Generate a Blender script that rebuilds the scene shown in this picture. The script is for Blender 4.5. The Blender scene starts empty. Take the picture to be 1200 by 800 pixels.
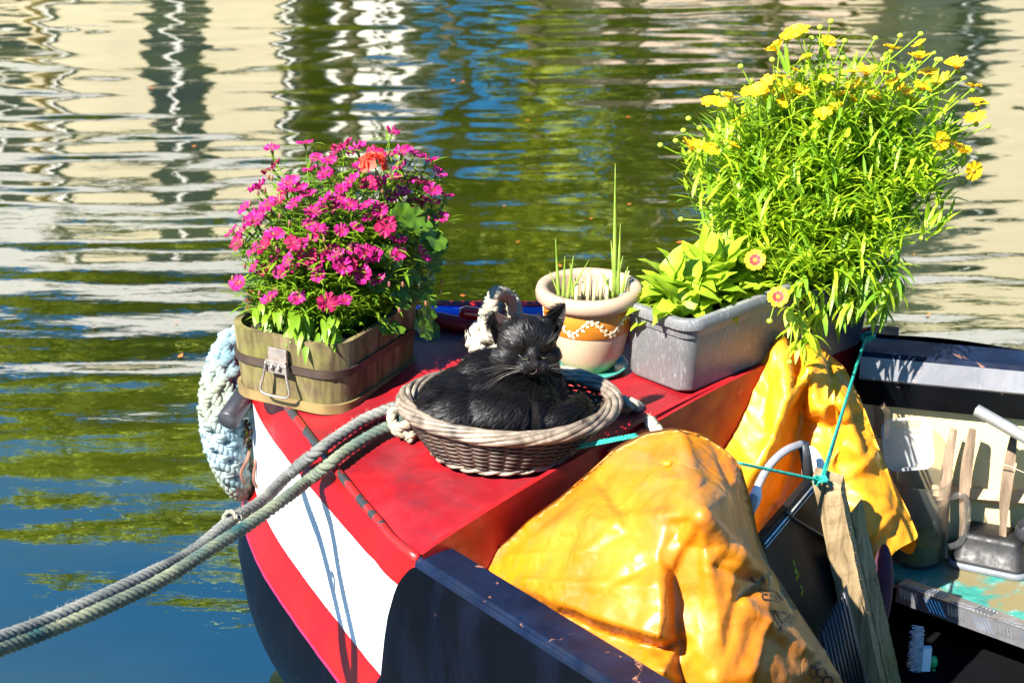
import bpy, bmesh, math, random
from math import sin, cos, tan, pi, radians, atan, atan2, sqrt, exp
from mathutils import Vector, Matrix, noise
from mathutils.bvhtree import BVHTree
V = Vector
R = random.Random(7)
sc = bpy.context.scene
COL = sc.collection
H = 2.45; PITCH = radians(22); F = 2500.0

# ---------- camera ----------
cd = bpy.data.cameras.new('camera'); cam = bpy.data.objects.new('camera', cd); COL.objects.link(cam)
cam.location = (0, 0, H); cam.rotation_euler = (pi/2 - PITCH, 0, 0)
cd.lens = 75; cd.sensor_width = 36; cd.clip_end = 600; cd.clip_start = .05
cd.dof.use_dof = True; cd.dof.focus_distance = 3.95; cd.dof.aperture_fstop = 9
sc.camera = cam

# ---------- layout helpers (photo pixel -> place in the world at a known height or distance) ----------
def P(px, py, z=.75):
    dep = PITCH + atan((py-400)/F)
    y = (H - z)/tan(dep)
    return V(((px-600)/F*(y*cos(PITCH)+(H-z)*sin(PITCH)), y, z))
def PY(px, py, y):
    dep = PITCH + atan((py-400)/F)
    z = H - y*tan(dep)
    return V(((px-600)/F*(y*cos(PITCH)+(H-z)*sin(PITCH)), y, z))
def proj(v):
    d = v.y*cos(PITCH)+(H-v.z)*sin(PITCH)
    u = (v.z-H)*cos(PITCH)+v.y*sin(PITCH)
    return 600+F*v.x/d, 400-F*u/d

# ---------- mesh helpers ----------
class MB:
    def __init__(s): s.v=[]; s.f=[]; s.m=[]; s.uv={}
    def vert(s, p): s.v.append(tuple(p)); return len(s.v)-1
    def face(s, idx, m=0, uv=None):
        s.f.append(tuple(idx)); s.m.append(m)
        if uv: s.uv[len(s.f)-1]=uv
    def add(s, vs, fs, m=0):
        o=len(s.v); s.v += [tuple(p) for p in vs]
        for f in fs: s.f.append(tuple(i+o for i in f)); s.m.append(m)
    def build(s, name, mats, parent=None, smooth=True, bevel=0, sub=0, auto=None):
        me=bpy.data.meshes.new(name); me.from_pydata(s.v,[],s.f); 
        if not isinstance(mats,(list,tuple)): mats=[mats]
        for mm in mats: me.materials.append(mm)
        if len(mats)>1: me.polygons.foreach_set('material_index', s.m)
        if s.uv:
            ul=me.uv_layers.new(name='UVMap')
            for p in me.polygons:
                u=s.uv.get(p.index)
                if u:
                    for k,li in enumerate(p.loop_indices): ul.data[li].uv=u[k]
        me.polygons.foreach_set('use_smooth',[smooth]*len(me.polygons))
        me.update()
        o=bpy.data.objects.new(name,me); COL.objects.link(o)
        if parent:
            o.parent=parent
            o.matrix_parent_inverse = Matrix.Translation(-parent.location) if parent.type=='EMPTY' else Matrix.Identity(4)
        if bevel:
            b=o.modifiers.new('bevel','BEVEL'); b.width=bevel; b.segments=2; b.limit_method='ANGLE'; b.angle_limit=radians(35)
        if sub:
            b=o.modifiers.new('sub','SUBSURF'); b.levels=sub; b.render_levels=sub
        if auto:
            me.set_sharp_from_angle(angle=radians(auto))
        return o
def thing(name, label, cat, loc=(0,0,0), group=None):
    o=bpy.data.objects.new(name,None); COL.objects.link(o); o.location=loc; o.empty_display_size=.05
    return tag(o,label,cat,group)
def tag(o,label=None,cat=None,group=None,kind=None):
    if label: o['label']=label
    if cat: o['category']=cat
    if group: o['group']=group
    if kind: o['kind']=kind
    return o
def catmull(pts, n, closed=False):
    pts=[V(p) for p in pts]; N=len(pts); out=[]
    segs=N if closed else N-1
    for i in range(segs):
        if closed: a,b,c,d=pts[(i-1)%N],pts[i],pts[(i+1)%N],pts[(i+2)%N]
        else:
            b,c=pts[i],pts[i+1]; a=pts[i-1] if i>0 else b*2-c; d=pts[i+2] if i+2<N else c*2-b
        for k in range(n):
            t=k/n
            out.append(.5*((2*b)+(c-a)*t+(2*a-5*b+4*c-d)*t*t+(3*b-a-3*c+d)*t**3))
    if not closed: out.append(pts[-1])
    return out
def resample(pts, n, closed=False):
    pts=list(pts); 
    if closed: pts=pts+[pts[0]]
    L=[0]
    for a,b in zip(pts,pts[1:]): L.append(L[-1]+(b-a).length)
    out=[];j=0; m=n if closed else n-1
    for i in range(n):
        d=L[-1]*i/m
        while j<len(L)-2 and L[j+1]<d: j+=1
        t=(d-L[j])/max(L[j+1]-L[j],1e-9); out.append(pts[j].lerp(pts[j+1],min(max(t,0),1)))
    return out
def frames(pts, closed=False):
    n=len(pts); T=[]
    for i in range(n):
        a=pts[i-1] if (i>0 or closed) else pts[i]; b=pts[(i+1)%n] if (i<n-1 or closed) else pts[i]
        T.append((b-a).normalized())
    up=V((0,0,1)) if abs(T[0].z)<.9 else V((1,0,0))
    nrm=(up-T[0]*up.dot(T[0])).normalized(); fr=[]
    for t in T:
        nrm=(nrm-t*nrm.dot(t)); nrm=nrm.normalized() if nrm.length>1e-6 else V((1,0,0))
        fr.append((t,nrm,t.cross(nrm)))
    return fr
def tube(mb, pts, r, seg=8, closed=False, cap=True, m=0, flat=1.0):
    pts=[V(p) for p in pts]; fr=frames(pts,closed); n=len(pts); base=len(mb.v)
    for i,(p,(t,a,b)) in enumerate(zip(pts,fr)):
        rr=r(i/(n-1)) if callable(r) else r
        for k in range(seg):
            th=2*pi*k/seg; mb.vert(p+a*cos(th)*rr+b*sin(th)*rr*flat)
    for i in range(n if closed else n-1):
        j=(i+1)%n
        for k in range(seg):
            k2=(k+1)%seg
            mb.face((base+i*seg+k,base+i*seg+k2,base+j*seg+k2,base+j*seg+k),m)
    if cap and not closed:
        mb.face([base+k for k in range(seg)][::-1],m); mb.face([base+(n-1)*seg+k for k in range(seg)],m)
def rope_geo(mb, path, r, pitch=.05, strands=3, step=.006, closed=False, fuzz=0, m=0, rnd=None):
    rnd=rnd or R
    L=sum((b-a).length for a,b in zip(path,path[1:]))
    n=max(8,int(L/step)); pts=resample(path,n,closed); fr=frames(pts,closed)
    for s in range(strands):
        q=[]
        for i,(p,(t,a,b)) in enumerate(zip(pts,fr)):
            th=2*pi*(s/strands+ (L*i/n)/pitch)
            q.append(p+(a*cos(th)+b*sin(th))*r*.52)
        tube(mb,q,r*.56,6,closed,m=m)
    for _ in range(int(fuzz*L)):
        i=rnd.randrange(n); p=pts[i]; t,a,b=fr[i]; th=rnd.uniform(0,2*pi)
        d=(a*cos(th)+b*sin(th)); c=p+d*r*.95
        e=c+d*rnd.uniform(.2,.9)*r*.7+t*rnd.uniform(-1,1)*r*1.4
        w=t.cross(d)*.0005+t*.0003
        mb.add([c-w,c+w,e],[(0,1,2)],m)
def box(mb, c, s, rot=None, m=0, taper=1.0):
    c=V(c); vs=[]
    for z in (-1,1):
        k=1 if z<0 else taper
        for x,y in ((-1,-1),(1,-1),(1,1),(-1,1)):
            q=V((x*s[0]/2*k,y*s[1]/2*k,z*s[2]/2))
            vs.append(c+(rot@q if rot is not None else q))
    mb.add(vs,[(3,2,1,0),(4,5,6,7),(0,1,5,4),(1,2,6,5),(2,3,7,6),(3,0,4,7)],m)
def lathe(mb, prof, c, seg=48, m=0, sx=1, sy=1):
    base=len(mb.v)
    for r,z in prof:
        for k in range(seg):
            a=2*pi*k/seg; mb.vert((c[0]+r*cos(a)*sx,c[1]+r*sin(a)*sy,c[2]+z))
    for i in range(len(prof)-1):
        for k in range(seg):
            k2=(k+1)%seg
            mb.face((base+i*seg+k,base+i*seg+k2,base+(i+1)*seg+k2,base+(i+1)*seg+k),m)
def prism(mb, poly, z0, z1, m=0):
    n=len(poly); b=len(mb.v)
    for p in poly: mb.vert((p[0],p[1],z0))
    for p in poly: mb.vert((p[0],p[1],z1))
    mb.face([b+i for i in range(n)][::-1],m); mb.face([b+n+i for i in range(n)],m)
    for i in range(n):
        j=(i+1)%n; mb.face((b+i,b+j,b+n+j,b+n+i),m)
def copy_tree(o, parent=None):
    c=o.copy(); COL.objects.link(c)
    if parent: c.parent=parent
    for ch in [x for x in bpy.data.objects if x.parent==o]: copy_tree(ch,c)
    return c

# ---------- material helpers ----------
class NT:
    def __init__(s,name):
        s.mat=bpy.data.materials.new(name); s.mat.use_nodes=True; s.t=s.mat.node_tree
        s.n=s.t.nodes; s.b=s.n['Principled BSDF']; s.out=s.n['Material Output']
    def node(s,ty,**k):
        n=s.n.new(ty)
        for a,b in k.items():
            if a in n.inputs: s.set(n.inputs[a],b)
            else: setattr(n,a,b)
        return n
    def set(s,inp,v):
        if isinstance(v,bpy.types.NodeSocket): s.t.links.new(v,inp)
        elif isinstance(v,(tuple,list)) and len(v)==3 and inp.type=='RGBA': inp.default_value=(*v,1)
        else: inp.default_value=v
    def P(s,**k):
        for a,b in k.items(): s.set(s.b.inputs[a.replace('_',' ')],b)
        return s
    def co(s,kind='Object',scale=None,rot=None):
        tc=s.node('ShaderNodeTexCoord'); o=tc.outputs[kind]
        if scale or rot:
            mp=s.node('ShaderNodeMapping'); s.t.links.new(o,mp.inputs[0])
            if scale: mp.inputs['Scale'].default_value=scale
            if rot: mp.inputs['Rotation'].default_value=rot
            o=mp.outputs[0]
        return o
    def noise(s,scale=5,detail=4,rough=.55,vec=None,dist=0):
        n=s.node('ShaderNodeTexNoise'); n.inputs['Scale'].default_value=scale; n.inputs['Detail'].default_value=detail
        n.inputs['Roughness'].default_value=rough; n.inputs['Distortion'].default_value=dist
        s.t.links.new(vec if vec is not None else s.co(),n.inputs['Vector']); return n.outputs['Fac']
    def ramp(s,fac,stops,interp='LINEAR'):
        r=s.node('ShaderNodeValToRGB'); r.color_ramp.interpolation=interp; s.t.links.new(fac,r.inputs[0])
        e=r.color_ramp.elements
        while len(e)<len(stops): e.new(.5)
        for q,(p,c) in zip(e,stops):
            q.position=p; q.color=(*c,1) if not isinstance(c,(int,float)) else (c,c,c,1)
        return r.outputs[0]
    def mix(s,fac,a,b,mode='MIX'):
        m=s.node('ShaderNodeMix'); m.data_type='RGBA'; m.blend_type=mode
        s.set(m.inputs[0],fac); s.set(m.inputs[6],a); s.set(m.inputs[7],b); return m.outputs[2]
    def math(s,op,a,b=0.0,c=None):
        m=s.node('ShaderNodeMath'); m.operation=op; s.set(m.inputs[0],a); s.set(m.inputs[1],b)
        if c is not None: s.set(m.inputs[2],c)
        return m.outputs[0]
    def bump(s,h,strength=.3,dist=.01,normal=None):
        b=s.node('ShaderNodeBump'); s.set(b.inputs['Height'],h); b.inputs['Strength'].default_value=strength; b.inputs['Distance'].default_value=dist
        if normal is not None: s.t.links.new(normal,b.inputs['Normal'])
        s.t.links.new(b.outputs[0],s.b.inputs['Normal']); return b.outputs[0]
def simple(name,col,rough=.5,var=.25,scale=20,bump=.1,bd=.003,metal=0,spec=.5,detail=6,**kw):
    n=NT(name); f=n.noise(scale,detail,.6)
    d=tuple(c*(1-var) for c in col); l=tuple(min(1,c*(1+var)) for c in col)
    n.P(Base_Color=n.ramp(f,[(.3,d),(.7,l)]),Roughness=n.ramp(n.noise(scale*.6,3),[(.3,max(.02,rough*.8)),(.7,min(1,rough*1.2))]),Metallic=metal,Specular_IOR_Level=spec)
    if bump: n.bump(n.noise(scale*3,4),bump,bd)
    for k,v in kw.items(): n.P(**{k:v})
    return n.mat
# ---------- light ----------
SUN_AZ=radians(47); SUN_EL=radians(43)     # sun behind-left of the camera; light travels to +x, +y
ld=V((cos(SUN_AZ)*cos(SUN_EL), sin(SUN_AZ)*cos(SUN_EL), -sin(SUN_EL)))
sl=bpy.data.lights.new('sun','SUN'); sl.energy=5; sl.angle=radians(.5); sl.color=(1,.95,.86)
so=bpy.data.objects.new('sun',sl); COL.objects.link(so); so.rotation_euler=ld.to_track_quat('-Z','Y').to_euler(); so.location=(-4,-3,8)
w=bpy.data.worlds.new('World'); sc.world=w; w.use_nodes=True
wn=w.node_tree.nodes; bg=wn['Background']; sky=wn.new('ShaderNodeTexSky'); sky.sky_type='NISHITA'; sky.sun_disc=False
sky.sun_elevation=SUN_EL; sky.sun_rotation=atan2(-ld.x,-ld.y); sky.ozone_density=3.0; sky.air_density=1.0; sky.dust_density=.4
hs=wn.new('ShaderNodeHueSaturation'); hs.inputs['Saturation'].default_value=1.75; hs.inputs['Value'].default_value=1.25; w.node_tree.links.new(sky.outputs[0],hs.inputs['Color']); w.node_tree.links.new(hs.outputs[0],bg.inputs[0]); bg.inputs[1].default_value=.05
vs=sc.view_settings; vs.view_transform='Standard'; vs.look='None'; vs.gamma=1; vs.exposure=1.95; vs.use_curve_mapping=False
sc.cycles.max_bounces=8; sc.cycles.transparent_max_bounces=12; sc.cycles.caustics_reflective=False; sc.cycles.caustics_refractive=False
sc.cycles.sample_clamp_indirect=6

# ---------- water ----------
def wave(x,y):
    d=sqrt(x*x+y*y)
    near=min(1,max(0,(y-3.6)/3.0))
    far=min(1,max(0,(y-6.0)/4.0))
    amp=.0008+.0010*near+.0019*far
    qx=noise.noise(V((x*.8,y*.6,3.1)))*2.6; 
    h=0
    ph=y*2*pi
    h+=.62*sin(ph/.33+x*1.1+qx*2.0)*(.45+1.1*noise.noise(V((x*1.3,y*.9,7))))
    h+=.42*sin(ph/.21-x*2.3+qx*3.1+1.3)*(.35+1.3*noise.noise(V((x*1.7,y*1.3,9))))
    h+=1.25*noise.noise(V((x*1.6,y*4.4,1.7)))
    h+=.85*noise.noise(V((x*3.0+qx,y*9.5,5.7)))
    h+=.08*noise.noise(V((x*5,y*17,8.7)))*near
    h+=1.5*noise.noise(V((x*.5,y*1.2,2.7)))+.32*far*noise.noise(V((x*6,y*15,21)))
    sw=1-near
    h+=sw*(1.5*noise.noise(V((x*3+y*2,y*5-x*1.5,11)))+.7*noise.noise(V((x*6-y*2,y*11+x*2,13)))+.25*noise.noise(V((x*16,y*22,15))))
    return amp*h
mb=MB(); NX=260
ys=[]; y=2.3
while y<13: ys.append(y); y+=.012+.0012*y
xr=lambda y:(y*.46+1.2)
for y in ys:
    for i in range(NX):
        x=(i/(NX-1)*2-1)*xr(y); mb.vert((x,y,wave(x,y)))
for j in range(len(ys)-1):
    for i in range(NX-1):
        a=j*NX+i; mb.face((a,a+1,a+NX+1,a+NX))
# the same sheet continues flat to the horizon and behind
rim=[(-1,0),(1,0)]
def strip(p): return mb.vert(p)
L0=[j*NX for j in range(len(ys))]; R0=[j*NX+NX-1 for j in range(len(ys))]
a=[strip((-90,y,0)) for y in ys]; b=[strip((90,y,0)) for y in ys]
for j in range(len(ys)-1):
    mb.face((a[j],L0[j],L0[j+1],a[j+1])); mb.face((R0[j],b[j],b[j+1],R0[j+1]))
c1=strip((-90,26.2,0)); c2=strip((90,26.2,0)); top=[(len(ys)-1)*NX+i for i in range(NX)]
mb.face([a[-1]]+top+[b[-1],c2,c1])
c3=strip((-90,-2,0)); c4=strip((90,-2,0)); bot=[i for i in range(NX)]
mb.face([c3,c4,b[0]]+bot[::-1]+[a[0]])
n=NT('canal_water')
co=n.co()
f1=n.noise(26,3,.5,n.co(scale=(.32,1,1)),dist=.4); 
bmp=n.bump(f1,.12,.004)
body=n.ramp(n.noise(1.3,3,.5,n.co(scale=(.4,1,1))),[(.35,(.010,.016,.001)),(.7,(.028,.036,.002))])
dif=n.node('ShaderNodeBsdfDiffuse'); n.set(dif.inputs[0],body)
gl=n.node('ShaderNodeBsdfGlossy'); gl.inputs['Roughness'].default_value=.015; gl.inputs[0].default_value=(1,1,1,1); n.t.links.new(bmp,gl.inputs['Normal'])
fr=n.node('ShaderNodeFresnel'); fr.inputs[0].default_value=4.2; n.t.links.new(bmp,fr.inputs['Normal'])
mx=n.node('ShaderNodeMixShader'); n.t.links.new(fr.outputs[0],mx.inputs[0]); n.t.links.new(dif.outputs[0],mx.inputs[1]); n.t.links.new(gl.outputs[0],mx.inputs[2])
n.t.links.new(mx.outputs[0],n.out.inputs[0])
water=mb.build('canal_water',n.mat); tag(water,'rippled olive green canal water mirroring trees, sky and cream houses',kind='structure')

# ---------- far bank ----------
mb=MB(); box(mb,(0,66,.1),(180,79.6,1.4)); g=mb.build('far_bank_ground',simple('bank_ground',(.16,.15,.12),.9,scale=2),smooth=False); tag(g,kind='structure')
mb=MB(); box(mb,(0,26.0,.35),(180,.5,1.5)); box(mb,(0,26.0,1.15),(180,.62,.12))
q=mb.build('quay_wall',simple('quay_stone',(.42,.38,.32),.85,scale=3,bump=.4,bd=.02),smooth=False,bevel=.02); tag(q,kind='structure')
cream=simple('cream_render',(.60,.52,.36),.85,.10,1.2,bump=.1); wstone=simple('white_stone',(.85,.82,.76),.8,.05,2)
slate=simple('slate_roof',(.36,.35,.33),.7,.12,2,bump=.3); glassm=simple('dark_window_glass',(.02,.022,.025),.12,.1,1,bump=0)
pinkst=simple('pale_pink_render',(.66,.52,.44),.9,.12,3)
def house(x0,x1,y0,z1,roofh,wallm,wins,label,depth=7,floors=((1.6,3.6),(4.6,6.6))):
    t=thing('canal_house',label,'house',((x0+x1)/2,y0,0),group='houses across the canal')
    mb=MB(); box(mb,((x0+x1)/2,y0+depth/2,z1/2+.4),(x1-x0,depth,z1-.8)); mb.build('wall',wallm,t,smooth=False)
    mb=MB(); xm=(x0+x1)/2
    mb.add([(x0-.2,y0-.35,z1),(x1+.2,y0-.35,z1),(x1+.2,y0+depth/2,z1+roofh),(x0-.2,y0+depth/2,z1+roofh),(x0-.2,y0+depth+.3,z1),(x1+.2,y0+depth+.3,z1)],
           [(0,1,2,3),(3,2,5,4),(0,3,4),(1,5,2),(0,4,5,1)]); mb.build('roof',slate,t,smooth=False)
    for (a,b) in floors:
        for (wx0,wx1) in wins:
            mb=MB(); box(mb,((wx0+wx1)/2,y0-.02,(a+b)/2),(wx1-wx0,.08,b-a),m=0)
            for fx in ((wx0+wx1)/2,): box(mb,(fx,y0-.075,(a+b)/2),(.06,.05,b-a),m=1)
            mb.build('window',[glassm,wstone],t,smooth=False)
    return t
# reflected column px -> X at y=30 : .0124*(px-600)
XR=lambda px:.0124*(px-600)
house(-16,XR(40),30.5,7.0,3.4,cream,[(-14.5,-13.2),(-11.5,-10.2),(-7.95,-7.12)],'cream rendered house at the left end of the far bank')
house(XR(62),XR(350),30,7.6,3.2,cream,[(XR(180),XR(240)),(XR(58)+.1,XR(76)),(XR(330),XR(348))],'wide cream house with tall dark windows and a grey slate roof',floors=((1.4,3.9),(4.15,7.2)))
house(XR(385),XR(474),30.5,6.6,1.8,wstone,[(XR(400),XR(415)),(XR(440),XR(455))],'narrow white stone house beside the wide cream one')
house(XR(1045),XR(1300),30,9.8,3.5,cream,[(XR(1115),XR(1150)),(XR(1210),XR(1240))],'cream house on the right of the far bank behind a tree',floors=((1.4,3.6),(4.4,6.4)))
house(XR(640),XR(1030),34,5.8,1.4,pinkst,[(XR(740),XR(780)),(XR(860),XR(900))],'low pale pinkish house set back behind the canal trees',floors=((1.6,3.6),))
mleaf=NT('tree_leaves'); mleaf.P(Base_Color=mleaf.ramp(mleaf.noise(.8,4),[(.3,(.06,.10,.004)),(.7,(.34,.38,.015))]),Roughness=.6); mleaf=mleaf.mat
bark=simple('tree_bark',(.10,.075,.05),.9,.3,4)
def tree(x,y,zc0,zc1,rad,label,nleaf=5200,seed=1):
    r=random.Random(seed); t=thing('canal_tree',label,'tree',(x,y,.8),group='trees across the canal')
    mb=MB(); tube(mb,[(x,y,.7),(x+.1,y,zc0),(x,y,(zc0+zc1)/2)],lambda u:.12*(1-.7*u),10)
    cl=[]
    for i in range(16):
        a=r.uniform(0,2*pi); rr=rad*r.uniform(.2,.85); z=zc0+(zc1-zc0)*r.uniform(.1,.9)
        c=V((x+rr*cos(a),y+rr*sin(a)*.7,z)); cl.append((c,r.uniform(.28,.45)*rad))
        tube(mb,[(x,y,zc0-.3),V((x,y,zc0)).lerp(c,.5)+V((0,0,.2)),c],lambda u:.08*(1-.8*u),6)
    mb.build('trunk',bark,t)
    mb=MB()
    for i in range(nleaf):
        c,s=r.choice(cl); d=V((r.gauss(0,1),r.gauss(0,1),r.gauss(0,.7))).normalized()*s*r.uniform(.5,1.05); p=c+d
        a=V((r.gauss(0,1),r.gauss(0,1),r.gauss(0,1))).normalized(); b=a.orthogonal().normalized(); l=r.uniform(.12,.24)
        mb.add([p-a*l,p+b*l*.5,p+a*l,p-b*l*.5],[(0,1,2,3)])
    mb.build('crown',mleaf,t,smooth=False)
tree(XR(-190)*1.25,38,8.0,15.5,3.2,'broad tree at the left end of the far bank',seed=3)
tree(XR(130)*1.15,36,12.4,15.2,3.6,'tall tree whose crown rises above the slate roof',seed=4)
tree(XR(410)*.93,27.6,6.4,11.0,1.5,'tree with a bare trunk beside the white stone house',seed=5)
tree(XR(620)*.93,28,6.4,11.2,1.7,'high crowned tree in the middle of the far bank',seed=6)
tree(XR(530)*.95,28,6.0,11.0,1.5,'slim leafy tree left of the high crowned one',seed=12)
tree(XR(740)*.93,27.4,4.0,11.0,1.6,'full leafy tree in front of the low pinkish house',seed=7,nleaf=3200)
tree(XR(900)*.93,28,4.2,11.4,1.8,'dense tree right of the low pinkish house',seed=8,nleaf=3200)
tree(XR(1250)*.93,26.9,10.5,14,2.0,'slender tree close to the right hand cream house',seed=9)
tree(XR(-10)*.93,33,10.8,13.2,2.2,'rear tree rising behind the left cream house',seed=10)
tree(XR(560)*.93,33,3.0,7.2,1.2,'small round tree behind the high crowned one',seed=11,nleaf=1200)
m_fl=simple('dead_leaf',(.55,.16,.02),.6,.4,5); rf=random.Random(4); lf0=None
for i in range(34):
    y=rf.uniform(5.2,9.5); x=rf.uniform(-.1,.42)*y*.5 if i%3 else rf.uniform(-.4,.2)*y*.5
    if lf0 is None:
        mb=MB(); mb.add([(-.012,0,.003),(0,-.006,.001),(.014,0,.004),(0,.007,.001)],[(0,1,2,3)]); lf0=mb.build('floating_leaf',m_fl); o=lf0
        tag(o,'tiny orange dead leaf floating on the canal','leaf',group='dead leaves floating on the water')
    else: o=lf0.copy(); COL.objects.link(o)
    o.location=(x,y,wave(x,y)+.003); o.rotation_euler=(0,0,rf.uniform(0,6)); s=rf.uniform(.5,1.3); o.scale=(s,s,s)
# ---------- boat plan ----------
ZD=.75
A=P(490,655,ZD); B=P(1012,390,ZD)
bow_pts=[V((.52,2.36,ZD)),P(715,800,ZD),A,P(440,607,.755),P(398,556,.765),P(352,498,.775),P(316,447,.785),P(295,402,.79),
         P(293,376,.795),P(310,362,.80),P(360,358,.80),P(430,365,.79),P(505,374,.775),P(620,375,.77),P(740,377,.765),P(880,382,.755),B,P(1200,411,.74),V((1.75,3.72,.73))]
CR=catmull(bow_pts,12)
iA=2*12; iB=16*12
bowc=CR[iA:iB+1]
NB=97
bowr=resample(bowc,NB)
camb=.045
def deck_grid(s,t):      # s along bow edge (0..1), t edge->bulkhead line
    e=bowr[min(NB-1,int(round(s*(NB-1))))]; q=A.lerp(B,s)
    p=e.lerp(q,t); p.z=e.z*(1-t)+q.z*t+camb*sin(pi*s)**.8*sin(t*pi/2)
    return p
mbd=MB(); NT_=14
for i in range(NB):
    for j in range(NT_+1): mbd.vert(deck_grid(i/(NB-1),j/NT_))
for i in range(NB-1):
    for j in range(NT_):
        a=i*(NT_+1)+j; mbd.face((a,a+NT_+1,a+NT_+2,a+1))
dbvh=BVHTree.FromPolygons([V(v) for v in mbd.v],mbd.f)
def dz(x,y):
    h=dbvh.ray_cast(V((x,y,3)),V((0,0,-1)))
    return h[0].z if h[0] else ZD
def PD(px,py,lift=0):
    z=.78
    for _ in range(6):
        p=P(px,py,z+lift); z=dz(p.x,p.y)
    return P(px,py,z+lift)

def worn(name,col,dirt,rough=.35,scale=3,spec=.5,rust=0.0,coat=0.3,chip=(.05,.02,.015)):
    n=NT(name)
    f=n.noise(scale,6,.65,dist=.6); g=n.noise(scale*7,5,.7)
    c=n.mix(n.ramp(f,[(.40,0),(.64,1)]),col,dirt)
    c=n.mix(n.math('MULTIPLY',n.ramp(g,[(.62,0),(.75,1)]),.25),c,tuple(min(1,x*1.6+.006) for x in col))
    scf=n.ramp(n.noise(scale*5,7,.75,n.co(scale=(1,2.6,1),rot=(0,0,.7)),dist=1.5),[(.60,0),(.70,1)]); c=n.mix(n.math('MULTIPLY',scf,.35),c,tuple(min(1,x*1.3+.02) for x in col))
    stn=n.ramp(n.noise(scale*1.7,7,.7,dist=.4),[(.56,0),(.68,1)]); c=n.mix(n.math('MULTIPLY',stn,.45),c,tuple(x*.45 for x in col))
    if rust:
        k=n.ramp(n.noise(scale*2.3,8,.7,dist=1),[(.70-rust*.1,0),(.72-rust*.1,1)])
        c=n.mix(k,c,chip)
    n.P(Base_Color=c,Roughness=n.ramp(n.noise(scale*4,4),[(.3,rough*.7),(.75,min(1,rough*1.5))]),Specular_IOR_Level=spec,Coat_Weight=coat,Coat_Roughness=.12)
    n.bump(n.noise(scale*9,6,.6),.18,.002)
    return n.mat
m_deck=worn('red_deck_paint',(.31,.0025,.006),(.13,.005,.009),.5,3.2,rust=.35,coat=.08,chip=(.30,.06,.05))
m_redgloss=worn('red_gloss_paint',(.45,.008,.005),(.32,.006,.005),.25,5,rust=.1)
m_burg=worn('burgundy_paint',(.34,.008,.009),(.22,.006,.01),.45,5,spec=.3,coat=.05,rust=.35,chip=(.5,.08,.05))
m_navy=worn('navy_worn_paint',(.0025,.005,.014),(.005,.012,.036),.38,5,spec=.2,coat=.0,rust=.6,chip=(.28,.12,.07))
m_black=worn('black_hull_paint',(.0015,.002,.003),(.003,.004,.007),.35,4,spec=.12,coat=0,rust=.25,chip=(.10,.06,.06))
m_blue=worn('blue_paint',(.015,.07,.70),(.02,.04,.34),.3,6,rust=.3,chip=(.35,.30,.4))
m_dark=simple('dark_bilge',(.003,.003,.004),.9,.3,8,spec=.05)

boat=thing('narrowboat','red, white and black narrowboat bow moored on the canal','boat',(.2,3.8,0))
# hull with painted bands (UV: u = metres from the near corner, v = height)
zl=[None,.715,.68,.60,.52,.45,.40,.355,.28,.18,.08,0,-.12]
L=[0]
for a,b in zip(CR,CR[1:]): L.append(L[-1]+(b-a).length)
uA=L[iA]
ctr=V((.35,3.9,0))
def humpz(p):
    d=(V((p.x,p.y,0))-V((-.60,4.22,0))).length
    return .055*exp(-(d/.17)**2)
def hull_pt(i,z,ztop):
    p=CR[i]; a=CR[max(0,i-1)]; b=CR[min(len(CR)-1,i+1)]; t=(b-a).normalized()
    nrm=V((t.y,-t.x,0)).normalized()    # inward
    if nrm.dot(ctr-V((p.x,p.y,0)))<0: nrm=-nrm
    f=max(0,(.70-z)/.70)
    q=p-nrm*.012*min(1,(ztop-z)/.06)+nrm*(.012*f+.10*f**5-.055*max(0,sin(pi*min(1,max(0,(.45-z)/.45)*.9)))**.7)
    return V((q.x,q.y,z))
mb=MB(); nl=len(zl)
for i in range(len(CR)):
    zt=CR[i].z+humpz(CR[i])
    for k in range(nl):
        z=zt if k==0 else zl[k]
        mb.vert(hull_pt(i,z,zt))
for i in range(len(CR)-1):
    for k in range(nl-1):
        a=i*nl+k; ids=(a,a+1,a+nl+1,a+nl)
        def uvv(ii,kk): return (L[ii]-uA, mb.v[ii*nl+kk][2])
        mb.face(ids,0,[uvv(i,k),uvv(i,k+1),uvv(i+1,k+1),uvv(i+1,k)])
n=NT('painted_hull')
uv=n.node('ShaderNodeUVMap'); sp=n.node('ShaderNodeSeparateXYZ'); n.t.links.new(uv.outputs[0],sp.inputs[0])
U,W=sp.outputs[0],sp.outputs[1]
wob=n.math('MULTIPLY',n.math('SUBTRACT',n.noise(14,3),.5),.006)
Wn=n.math('ADD',W,wob); Un=n.math('ADD',U,wob)
def gt(a,b): return n.math('GREATER_THAN',a,b)
def lt(a,b): return n.math('LESS_THAN',a,b)
def AND(a,b): return n.math('MULTIPLY',a,b)
# scalloped edge of black quarter : u > ub(v)
dv=n.math('MAXIMUM',n.math('SUBTRACT',.735,W),0.0)
ub=n.math('ADD',n.math('MULTIPLY',n.math('POWER',n.math('DIVIDE',dv,.32),.62),.155),.0)
fore=AND(gt(Un,ub),lt(U,L[iB]-uA-.02))
uend=hull_end=1.13
lv=n.math('MULTIPLY',n.math('POWER',n.math('DIVIDE',n.math('ABSOLUTE',n.math('SUBTRACT',W,.60)),.15),2.0),.05)
white=AND(AND(gt(Wn,.452),lt(Wn,.682)),AND(fore,lt(n.math('ADD',U,lv),uend)))
red=AND(gt(Wn,.372),fore)
streak=n.noise(9,5,.6,n.co(scale=(1,1,.25)))
blk=n.mix(n.ramp(streak,[(.5,0),(.75,1)]),(.0015,.002,.0035),(.004,.006,.014))
redc=n.mix(n.ramp(n.noise(6,5),[(.4,0),(.7,1)]),(.34,.005,.003),(.24,.003,.006))
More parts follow.
